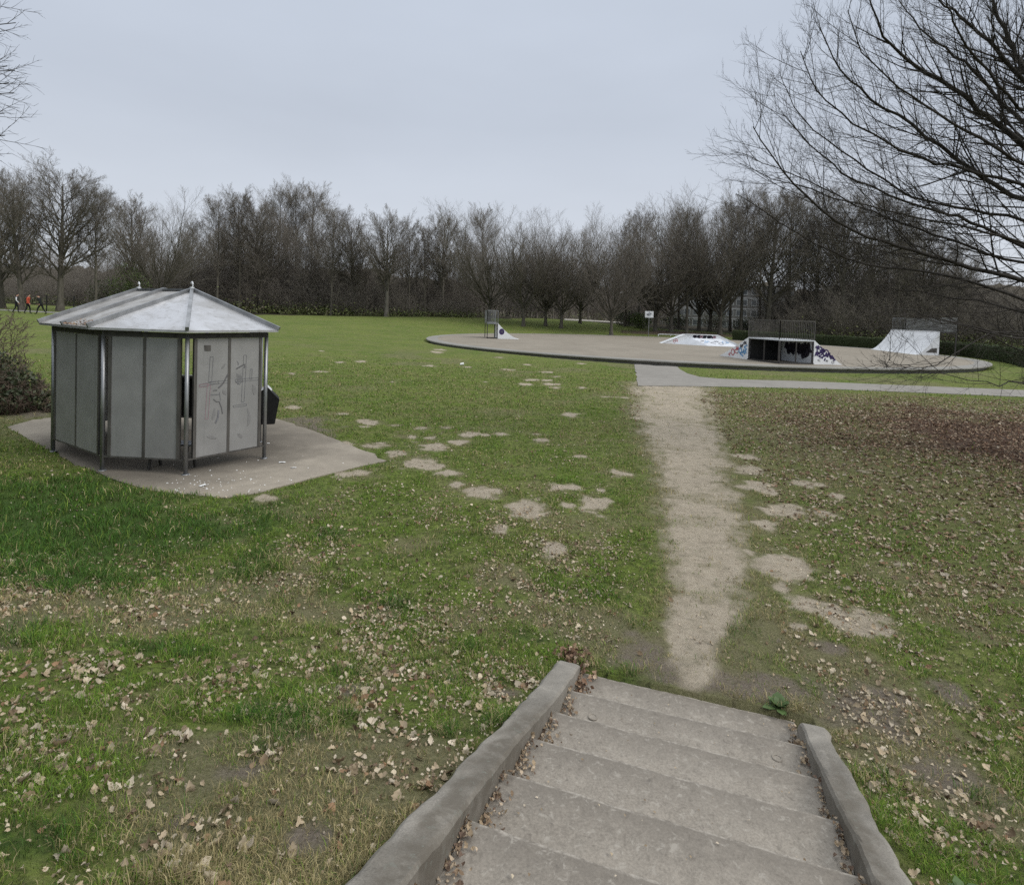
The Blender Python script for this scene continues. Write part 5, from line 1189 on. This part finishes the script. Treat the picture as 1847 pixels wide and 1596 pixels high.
# ------------------------------------------------------------------ walkers
def skin_body(name, joints, edges, radii, m, parent=None, levels=1):
    me = bpy.data.meshes.new(name); me.from_pydata(joints, edges, []); o = bpy.data.objects.new(name, me); COL.objects.link(o)
    sk = o.modifiers.new('skin', 'SKIN'); 
    for i, (v, rd) in enumerate(zip(me.skin_vertices[0].data, radii)): v.radius = (rd, rd) if np.isscalar(rd) else rd; v.use_root = (i == 0)
    sm = o.modifiers.new('sub', 'SUBSURF'); sm.levels = levels; sm.render_levels = levels
    dg = bpy.context.evaluated_depsgraph_get(); me2 = bpy.data.meshes.new_from_object(o.evaluated_get(dg)); bpy.data.objects.remove(o)
    o = bpy.data.objects.new(name, me2); me2.materials.clear(); me2.materials.append(m); me2.shade_smooth(); COL.objects.link(o)
    if parent is not None: o.parent = parent
    return o
def person(loc, face, label, top, legs, hair, stride=.3, lean=0.0, sleeve=None, h=1.74, bend=0.0):
    """standing / striding figure: hips, spine, neck, head, arms with hands and fingers, legs with feet, one skin surface"""
    t = thing('person', label, 'person', tuple(loc)); t.rotation_euler = (0, 0, face); t.scale = (h / 1.74,) * 3
    J, E, R = [], [], []
    def add(p, r, par=None): J.append(p); R.append(r); i = len(J) - 1; (E.append((par, i)) if par is not None else None); return i
    ln = lean
    hip = add((0, 0, .93), (.15, .11)); wa = add((0, .03 + ln * .25, 1.10), (.135, .095), hip); ch = add((0, .05 + ln * .6, 1.32), (.165, .11), wa); nk = add((0, .05 + ln * .9, 1.49), .055, ch)
    hd0 = add((0, .08 + ln, 1.58), (.075, .085), nk); hd1 = add((0, .09 + ln, 1.66), (.08, .095), hd0); add((0, .08 + ln, 1.72), (.05, .06), hd1); add((0, .19 + ln, 1.61), .018, hd0)
    for sg, st in ((-1, stride), (1, -stride)):
        th = add((.10 * sg, 0, .88), .092, hip); kn = add((.11 * sg, st * .55 + .05 + bend, .49 + abs(st) * .05), .060, th); an = add((.11 * sg, st * 1.0 - (.10 if st < 0 else 0), .09), .042, kn); ft = add((.12 * sg, st + .17 - (.10 if st < 0 else 0), .04), .038, an)
        shd = add((.19 * sg, .05 + ln * .75, 1.42), .062, ch); el = add((.25 * sg, -st * .35 + ln * .5, 1.15), .045, shd); wr = add((.25 * sg, -st * .7 + .12 + ln * .5, .94), .032, el)
        hn = add((.25 * sg, -st * .75 + .15 + ln * .5, .87), (.022, .036), wr)
        for q, (dx, ll) in enumerate(((-.024, .075), (-.008, .085), (.008, .080), (.024, .065))): f1 = add((.25 * sg, hn and -st * .75 + .15 + ln * .5 + dx, .82), .0085, hn); add((.25 * sg - sg * .012, -st * .75 + .16 + ln * .5 + dx, .865 - ll), .007, f1)
        add((.25 * sg - sg * .02, -st * .75 + .20 + ln * .5, .845), .0085, hn)
    m, tt, b = mat('clothed_' + label.split()[1], .8, 0, .2); sx = N(tt, 'ShaderNodeSeparateXYZ'); tc_ = N(tt, 'ShaderNodeTexCoord'); tt.links.new(tc_.outputs['Object'], sx.inputs[0])
    zf = maprange(tt, sx.outputs[2], 0, 1.8); skin = (.42, .26, .19)
    body = rampn(tt, zf, [(0, (.02, .02, .02)), (.045, legs), (.515, top), (.825, skin)])
    for e in [n for n in tt.nodes if n.type == 'VALTORGB']: e.color_ramp.interpolation = 'CONSTANT'
    ax_ = math_(tt, 'ABSOLUTE', sx.outputs[0]); armm = math_(tt, 'MULTIPLY', maprange(tt, ax_, .205, .215), maprange(tt, sx.outputs[2], .62, .63)); arm_c = mixc(tt, maprange(tt, sx.outputs[2], .925, .935), skin, sleeve or top)
    tt.links.new(mixc(tt, armm, body, arm_c), b.inputs['Base Color'])
    skin_body('body', J, E, R, m, t, 1)
    mb = MB()
    n = 10; V = [(math.cos(a) * .088 * math.cos(q), .075 + ln - .012 + math.sin(a) * .10 * math.cos(q), 1.655 + .09 * math.sin(q)) for q in np.linspace(-.25, 1.45, 6) for a in np.linspace(0, 2 * np.pi, n, endpoint=False)]
    mb.add(V, [(i * n + j, i * n + (j + 1) % n, (i + 1) * n + (j + 1) % n, (i + 1) * n + j) for i in range(5) for j in range(n)] + [tuple(5 * n + j for j in range(n))])
    hr = mb.build('hair', simple('hair_' + label.split()[1], hair, tuple(x * 1.6 for x in hair), 30, .7), None, smooth=True); hr.parent = t
    return t
def pz(px, dep): p = at_depth(px, 560, dep); p[2] = float(ground_z(p[0], p[1])); return p
person(pz(29, 52.0), math.radians(-60), 'person in dark vest with white sleeves on the far path', (.015, .016, .02), (.014, .014, .017), (.012, .010, .009), .13, 0, (.62, .62, .62))
person(pz(50, 51.5), math.radians(-75), 'person in red jacket and dark trousers on the far path', (.42, .075, .04), (.012, .012, .015), (.02, .014, .01), .13)
person(pz(74, 51.5), math.radians(100), 'person in dark clothes leaning forward in mid stride on the far path', (.014, .016, .015), (.012, .012, .014), (.012, .010, .009), .28, .16)
pp = at(1067, 578.0); person(pp, math.radians(95), 'person in pale top and dark trousers walking beyond the circle', (.28, .28, .30), (.014, .014, .018), (.02, .016, .012), .18)

# ------------------------------------------------------------------ grass blades near the steps and fallen leaves
def sample(n, r0, r1, a0, a1, r, p=1.0):
    rr = r0 + (r1 - r0) * r.random(n) ** p; az = np.radians(r.uniform(a0, a1, n)); return np.sin(az) * rr, np.cos(az) * rr, rr
def blocked(x, y, pad=.0):
    lat, s = stair_lat(x, y)
    b = (lat > -.915 - pad - .03 * (s > 1.2)) & (lat < .79 + pad) & (s > -.02 - pad)
    b |= inpoly(x, y, SLAB_W); b |= inpoly(x, y, PAVED_W)
    return b
def surf_z(x, y):
    rr = np.hypot(x, y); near = 1 - sstep(20, 32, rr)
    return ground_z(x, y) + near * ((fbm(x, y, .9, 5) - .5) * .05 + (fbm(x, y, .22, 8) - .5) * .028)
def make_grass():
    r = np.random.default_rng(3); n0 = 820000
    rr = 1.25 * (34 / 1.25) ** r.random(n0); az = np.radians(r.uniform(-52, 46, n0)); x, y = np.sin(az) * rr, np.cos(az) * rr
    cl = fbm(x, y, .16, 71); clump = sstep(.30, .58, cl)
    cv = cover(x, y); sp_ = sstep(.50, .66, fbm(x, y, .13, 76))
    keep = r.random(n0) < (.12 + .88 * clump) * (1 - (.985 - .10 * sp_) * cv['sand']) * (1 - .80 * cv['soil']) * (1 - .95 * cv['litter']) * (1 - .45 * cv['thin']) * (1 - .40 * cv['dry']) * (1 - sstep(20, 34, rr))
    keep &= ~blocked(x, y); x, y, rr = x[keep], y[keep], rr[keep]; cv = {k: v[keep] for k, v in cv.items()}; clump = clump[keep]
    n = len(x); z = surf_z(x, y) - .004
    lat, s = stair_lat(x, y); edge = np.exp(-np.maximum(0, np.abs(lat + .065) - .86) / .10) * (s > -.1)
    toe = np.exp(-np.abs(s + .10) / .07) * (np.abs(lat + .06) < .75)
    tuft = sstep(.66, .74, vnoise(x, y, .33, 88)) * sstep(.3, .6, r.random(n))
    h = (.013 + .024 * r.random(n)) * (.65 + .6 * clump) * (1 + 1.3 * cv['lush'] + 1.0 * edge * r.random(n) + .8 * tuft + .7 * toe) * (1 - .4 * cv['dry'] * r.random(n)) * (1 + .022 * rr)
    w = (.0016 + .0012 * r.random(n)) * np.maximum(1.0, rr / 2.6)
    a = r.uniform(0, 6.28, n); lean = r.uniform(.2, 1.25, n) * h; dx, dy = np.cos(a), np.sin(a); b = a + 1.57 + r.normal(0, .5, n); wx, wy = np.cos(b) * w / 2, np.sin(b) * w / 2
    mz = z + h * .62; mx, my = x + dx * lean * .35, y + dy * lean * .35; tz = z + h * r.uniform(.7, 1.0, n); tx, ty = x + dx * lean, y + dy * lean
    V = np.stack([np.c_[x - wx, y - wy, z], np.c_[x + wx, y + wy, z], np.c_[mx + wx * .75, my + wy * .75, mz], np.c_[mx - wx * .75, my - wy * .75, mz], np.c_[tx, ty, tz]], 1)
    i5 = np.arange(n)[:, None] * 5; F4 = i5 + np.array([[0, 1, 2, 3]]); F3 = i5 + np.array([[3, 2, 4]])
    pal = np.array([(.100, .195, .018), (.155, .232, .027), (.047, .115, .013), (.215, .245, .050), (.40, .335, .175), (.25, .21, .10)])
    big = fbm(x, y, .7, 93); bb = fbm(x, y, 2.4, 97)
    pd = np.clip(.22 + .55 * cv['dry'] + .35 * cv['thin'] + .9 * (big - .45) + .7 * (bb - .5), .02, .9) * (1 - .8 * cv['lush'])
    u = r.random(n); k = np.where(u < pd, np.where(r.random(n) < .5, 4, 5), np.minimum(3, (r.random(n) * 2.2 + 2.8 * np.clip(big - .3, 0, 1)).astype(int)))
    k = np.where((cv['lush'] > .4) & (k < 4) & (r.random(n) < .8), 2, k)
    C = pal[k] * r.uniform(.5, 1.35, (n, 1)) * (.72 + .5 * clump)[:, None]; C = np.repeat(C[:, None], 5, 1); C[:, :2] = C[:, :2] * .55 + np.array([.17, .15, .075]) * .45; C[:, 4] *= 1.1
    o = fast_mesh('grass', V.reshape(-1, 3), [F4, F3], MT['blade'], cols={'col': C.reshape(-1, 3)})
    tag(o, 'short uneven grass of the lawn and the bank', 'grass', kind='stuff')
make_grass()

def leaf_shape(r, k):
    """lobed leaf outline (oak like), about 1 long, folded and curled; some are torn"""
    n = 10; t = np.linspace(0, 1, n); cut = r.uniform(.55, .9) if k % 3 == 0 else 1.0
    def side(): return .30 * np.sin(np.pi * np.clip(t, .02, .98) ** .85) * (1 + .20 * np.where(np.arange(n) % 2 == 0, 1, -1) * r.uniform(.5, 1.2, n)) * r.uniform(.8, 1.15)
    ha, hb = side(), side(); c = r.uniform(-1.6, 1.6); fa, fb = r.uniform(-.2, 1.1, 2); tw = r.normal(0, .5)
    m = c * (t - .5) ** 2 * .6 + .05 * r.normal(size=n); x = (t - .5) * cut
    L = np.stack([x, ha, m + fa * ha + tw * x * ha], 1); R_ = np.stack([x, -hb, m + fb * hb - tw * x * hb], 1); M_ = np.stack([x, r.normal(0, .015, n), m - .01], 1)
    V = np.concatenate([L, M_, R_]); F = [(i, i + 1, n + i + 1, n + i) for i in range(n - 1)] + [(n + i, n + i + 1, 2 * n + i + 1, 2 * n + i) for i in range(n - 1)]
    return V, np.array(F)
def make_leaves():
    r = np.random.default_rng(5); V, F, C, o = [], [], [], 0
    shapes = [leaf_shape(r, k) for k in range(10)]
    pal = np.array([(.43, .345, .235), (.52, .44, .32), (.32, .25, .165), (.56, .48, .37), (.22, .16, .10), (.27, .17, .10), (.40, .345, .255), (.15, .105, .07)])
    red = np.array([(.145, .085, .055), (.21, .13, .085), (.10, .06, .042), (.30, .205, .135), (.36, .275, .195)])
    def put(x, y, z, size, cols, flat=.5, seedpal=None):
        nonlocal o
        n = len(x); ks = r.integers(0, 10, n)
        for k in range(10):
            m = ks == k; q = int(m.sum())
            if not q: continue
            v, f = shapes[k]; a = r.uniform(0, 6.28, q); p = r.normal(0, flat, q); ro = r.normal(0, flat, q); s = size[m]
            W = np.broadcast_to(v, (q,) + v.shape) * s[:, None, None]
            X, Y, Z = W[..., 0], W[..., 1], W[..., 2]
            Y, Z = Y * np.cos(ro)[:, None] - Z * np.sin(ro)[:, None], Y * np.sin(ro)[:, None] + Z * np.cos(ro)[:, None]
            X, Z = X * np.cos(p)[:, None] - Z * np.sin(p)[:, None], X * np.sin(p)[:, None] + Z * np.cos(p)[:, None]
            X, Y = X * np.cos(a)[:, None] - Y * np.sin(a)[:, None], X * np.sin(a)[:, None] + Y * np.cos(a)[:, None]
            V.append(np.stack([X + x[m][:, None], Y + y[m][:, None], Z + z[m][:, None]], -1).reshape(-1, 3)); nv = len(v)
            F.append((f[None] + (np.arange(q) * nv)[:, None, None]).reshape(-1, 4) + o); o += q * nv; C.append(np.repeat(cols[m], nv, 0))
    # the bank and lawn: drifts of pale oak leaves
    n = 300000; x, y, rr = sample(n, 1.3, 15, -50, 46, r, .8); dens = sstep(.38, .62, fbm(x, y, .9, 131)) * sstep(.36, .54, fbm(x, y, .20, 132)) * 1.0 + .09; az = np.degrees(np.arctan2(x, y))
    fall = np.exp(-np.maximum(0, rr - 6.0) / 3.6)
    path_d, _ = segdist(x, y, _tp); dens = dens * fall * (.03 + .97 * sstep(.45, 1.2, path_d))
    dens *= np.where(az > 18, .8 + .9 * sstep(.46, .62, fbm(x, y, 1.5, 137)), 1.0); dens *= np.where((x < -2.4) & (y > 5.6), .18, 1)
    k = (r.random(n) < dens * np.where((az < 5) & (rr < 3.6), .30, .50)) & ~blocked(x, y, .02); x, y, rr = x[k], y[k], rr[k]; q = len(x)
    size = np.where(r.random(q) < .78, r.uniform(.012, .030, q), r.uniform(.032, .060, q)); put(x, y, surf_z(x, y) + .003 + .016 * r.random(q), size, pal[np.minimum(7, (r.random(q) ** 1.5 * 8).astype(int))] * r.uniform(.7, 1.2, (q, 1)), .5)
    # tiny pale fragments everywhere near
    n = 90000; x, y, rr = sample(n, 1.3, 17, -50, 46, r, .8); k = (r.random(n) < (.10 + .5 * sstep(.42, .62, fbm(x, y, .9, 141))) * np.exp(-np.maximum(0, rr - 6) / 5) * .55) & ~blocked(x, y, .0); x, y = x[k], y[k]; q = len(x)
    pd_, _ = segdist(x, y, _tp); m_ = pd_ > .55; x, y = x[m_], y[m_]; q = len(x)
    put(x, y, surf_z(x, y) + .010, r.uniform(.010, .024, q), pal[r.integers(0, 4, q)] * r.uniform(.8, 1.2, (q, 1)), .4)
    # the red brown litter under the big tree and its fringe
    n = 64000; x = r.uniform(3.0, 22, n); y = r.uniform(5.0, 21, n); cv = cover(x, y); k = (r.random(n) < cv['litter'] * 1.0 + cv['thin'] * .6) & ~blocked(x, y) & (segdist(x, y, _tp)[0] > .9) & (r.random(n) > .8 * cv['sand']); x, y, cvl = x[k], y[k], cv['litter'][k]; q = len(x)
    cols = np.where((r.random(q) < .25 + .7 * cvl)[:, None], red[r.integers(0, 5, q)], pal[r.integers(0, 6, q)] * .8); put(x, y, surf_z(x, y) + .012, r.uniform(.04, .085, q), cols * r.uniform(.7, 1.2, (q, 1)), .3)
    # leaves drifted against the left side wall at the foot, and on the roof edge
    q = 80; l_, s_ = r.normal(-.84, .09, q), r.normal(-.12, .06, q); p = np.array([sp(a, b, 0) for a, b in zip(l_, s_)]); put(p[:, 0], p[:, 1], surf_z(p[:, 0], p[:, 1]) + .01 + .05 * r.random(q), r.uniform(.03, .06, q), red[r.integers(0, 5, q)] * r.uniform(.8, 1.6, (q, 1)), .6)
    q = 60; l_, s_ = r.uniform(-.74, -.62, q), r.uniform(.02, .40, q); p = np.array([sp(a, b, 0) for a, b in zip(l_, s_)]); put(p[:, 0], p[:, 1], np.full(q, .035) + .03 * r.random(q), r.uniform(.02, .05, q), red[r.integers(0, 5, q)] * r.uniform(.8, 1.6, (q, 1)), .6)
    u = r.random(70); e0, e1 = top[7], top[0]; up_r = (ap[0] + ap[1]) / 2 - (e0 + e1) / 2
    p = e0[None] + (e1 - e0)[None] * (.5 + .45 * u[:, None]) + up_r[None] * (r.random((70, 1)) ** 3 * .12) + np.array([0, 0, .022]); put(p[:, 0], p[:, 1], p[:, 2] + .006 * r.random(70), r.uniform(.025, .055, 70), red[r.integers(0, 5, 70)] * 1.1, .3)
    # wood chips and crumbs along the steps' edges
    for k in range(12):
        for side, n in ((-1, 120), (1, 55)):
            s_ = TREAD * k + TREAD * r.random(n) ** .8 * .98; wd = .02 + .10 * (s_ - TREAD * k) / TREAD * (1 if side < 0 else .5)
            l_ = (-.755 - .03 * min(1, k / 4) + np.abs(r.normal(0, 1, n)) * wd * .7) if side < 0 else (.632 - np.abs(r.normal(0, 1, n)) * wd * .6)
            p = np.array([sp(a, b, 0) for a, b in zip(l_, s_)]); cols = np.array([(.34, .26, .17), (.45, .36, .26), (.24, .17, .11), (.16, .11, .08)])[r.integers(0, 4, n)]
            put(p[:, 0], p[:, 1], np.full(n, .02 + RISE * k + .010) + .012 * r.random(n), r.uniform(.012, .032, n), cols * r.uniform(.8, 1.2, (n, 1)), .45)
        n = 16; l_, s_ = r.uniform(-.7, .6, n), TREAD * k + r.uniform(.03, .40, n); p = np.array([sp(a, b, 0) for a, b in zip(l_, s_)]); put(p[:, 0], p[:, 1], np.full(n, .02 + RISE * k + .010), r.uniform(.006, .018, n), pal[r.integers(0, 5, n)], .2)
    o_ = fast_mesh('fallen_leaves', np.concatenate(V), [np.concatenate(F)], MT['leaf'], cols={'col': np.concatenate(C)}, smooth=True)
    tag(o_, 'pale brown fallen leaves and crumbs scattered over grass and steps', 'leaves', kind='stuff')
make_leaves()

# ------------------------------------------------------------------ small things lying about
def scrap(px, py, w, l, ang, label, z=.002):
    p = at(px, py, z); mb = MB(); c, s = math.cos(ang), math.sin(ang); r = np.random.default_rng(px)
    g = [(u, v) for v in (-.5, 0, .5) for u in (-.5, 0, .5)]
    V = [p + np.array([c * u * l - s * v * w, s * u * l + c * v * w, .004 + .35 * w * abs(r.normal(0, .35))]) for u, v in g]
    n = len(V); V2 = [q + np.array([0, 0, .0015]) for q in V]; F = [(0, 1, 4, 3), (1, 2, 5, 4), (3, 4, 7, 6), (4, 5, 8, 7)]; ring = [0, 1, 2, 5, 8, 7, 6, 3]
    mb.add(V + V2, [tuple(i for i in f[::-1]) for f in F] + [tuple(i + n for i in f) for f in F] + [(ring[i], ring[(i + 1) % 8], ring[(i + 1) % 8] + n, ring[i] + n) for i in range(8)])
    tag(mb.build('paper_scrap', MT['paper']), label, 'litter', 'paper scraps on the slab')
scrap(509, 834, .06, .10, .3, 'white paper scrap on the slab nearest the right shelter post')
scrap(529, 844, .035, .09, .2, 'narrow white paper strip on the slab further right of the shelter')
scrap(366, 876, .06, .09, 1.0, 'crumpled pale scrap at the front edge of the slab below the shelter')
scrap(484, 800, .04, .05, .5, 'small white scrap behind the right shelter post')
cp = at(833, 659); mb = MB(); ax_c = np.array([.8, .3, .1]); mb.tube([cp + np.array([0, 0, .06]) + ax_c * q for q in (-.10, 0, .10)], [.05, .058, .066], 12); tag(mb.build('paper_cup', MT['paper']), 'white cup lying on the lawn left of the skate circle', 'cup')
def crumbs():
    r = np.random.default_rng(8); V, F, o = [], [], 0; base = np.array([(0, 0, 1), (1, 0, 0), (0, 1, 0), (-1, 0, 0), (0, -1, 0)], float); f0 = np.array([(0, 1, 2), (0, 2, 3), (0, 3, 4), (0, 4, 1)])
    for _ in range(110):
        p = at(r.uniform(300, 470) if r.random() < .7 else r.uniform(440, 640), r.uniform(858, 890) if r.random() < .7 else r.uniform(815, 860), .0)
        if not inpoly(p[:1], p[1:2], SLAB_W)[0]: continue
        s = r.uniform(.006, .016); a = r.uniform(0, 6.28); q = base * np.array([s, s * r.uniform(.5, 1), s * .6]); q = np.c_[q[:, 0] * math.cos(a) - q[:, 1] * math.sin(a), q[:, 0] * math.sin(a) + q[:, 1] * math.cos(a), q[:, 2]] + p; V.append(q); F.append(f0 + o); o += 5
    tag(fast_mesh('litter_crumbs', np.concatenate(V), [np.concatenate(F)], MT['paper']), 'white crumbs strewn on the slab before the shelter', 'litter', kind='stuff')
crumbs()
def weed(lat, s, label, seed, n=16, size=.09):
    p = sp(lat, s, .0); p[2] = float(surf_z(p[0], p[1])); t = thing('weed', label, 'plant', tuple(p)); r = np.random.default_rng(seed); V, F, C, o = [], [], [], 0
    for i in range(n):
        a = r.uniform(0, 6.28); L = size * r.uniform(.5, 1.2); el_ = r.uniform(.2, 1.1); d = np.array([math.cos(a) * math.cos(el_), math.sin(a) * math.cos(el_), math.sin(el_)]); sd_ = np.array([-math.sin(a), math.cos(a), 0]); upn = np.cross(d, sd_)
        for j, (u, w) in enumerate(((0, .02), (.35, .22), (.7, .24), (1, .02))):
            c = p + d * L * u - np.array([0, 0, .25 * L * u * u]); V += [c - sd_ * w * L, c + sd_ * w * L]; C += [np.array((.085, .135, .045)) * r.uniform(.7, 1.2)] * 2
        F += [(o + 2 * j, o + 2 * j + 1, o + 2 * j + 3, o + 2 * j + 2) for j in range(3)]; o += 8
    fast_mesh('foliage', np.array(V), [np.array(F)], MT['shrubleaf'], t, cols={'col': np.array(C)})
weed(.55, -.05, 'leafy green weed at the right end of the lowest step', 1, 26, .10)
weed(.98, 1.55, 'grey green weed beside the right side wall', 2, 20, .08)
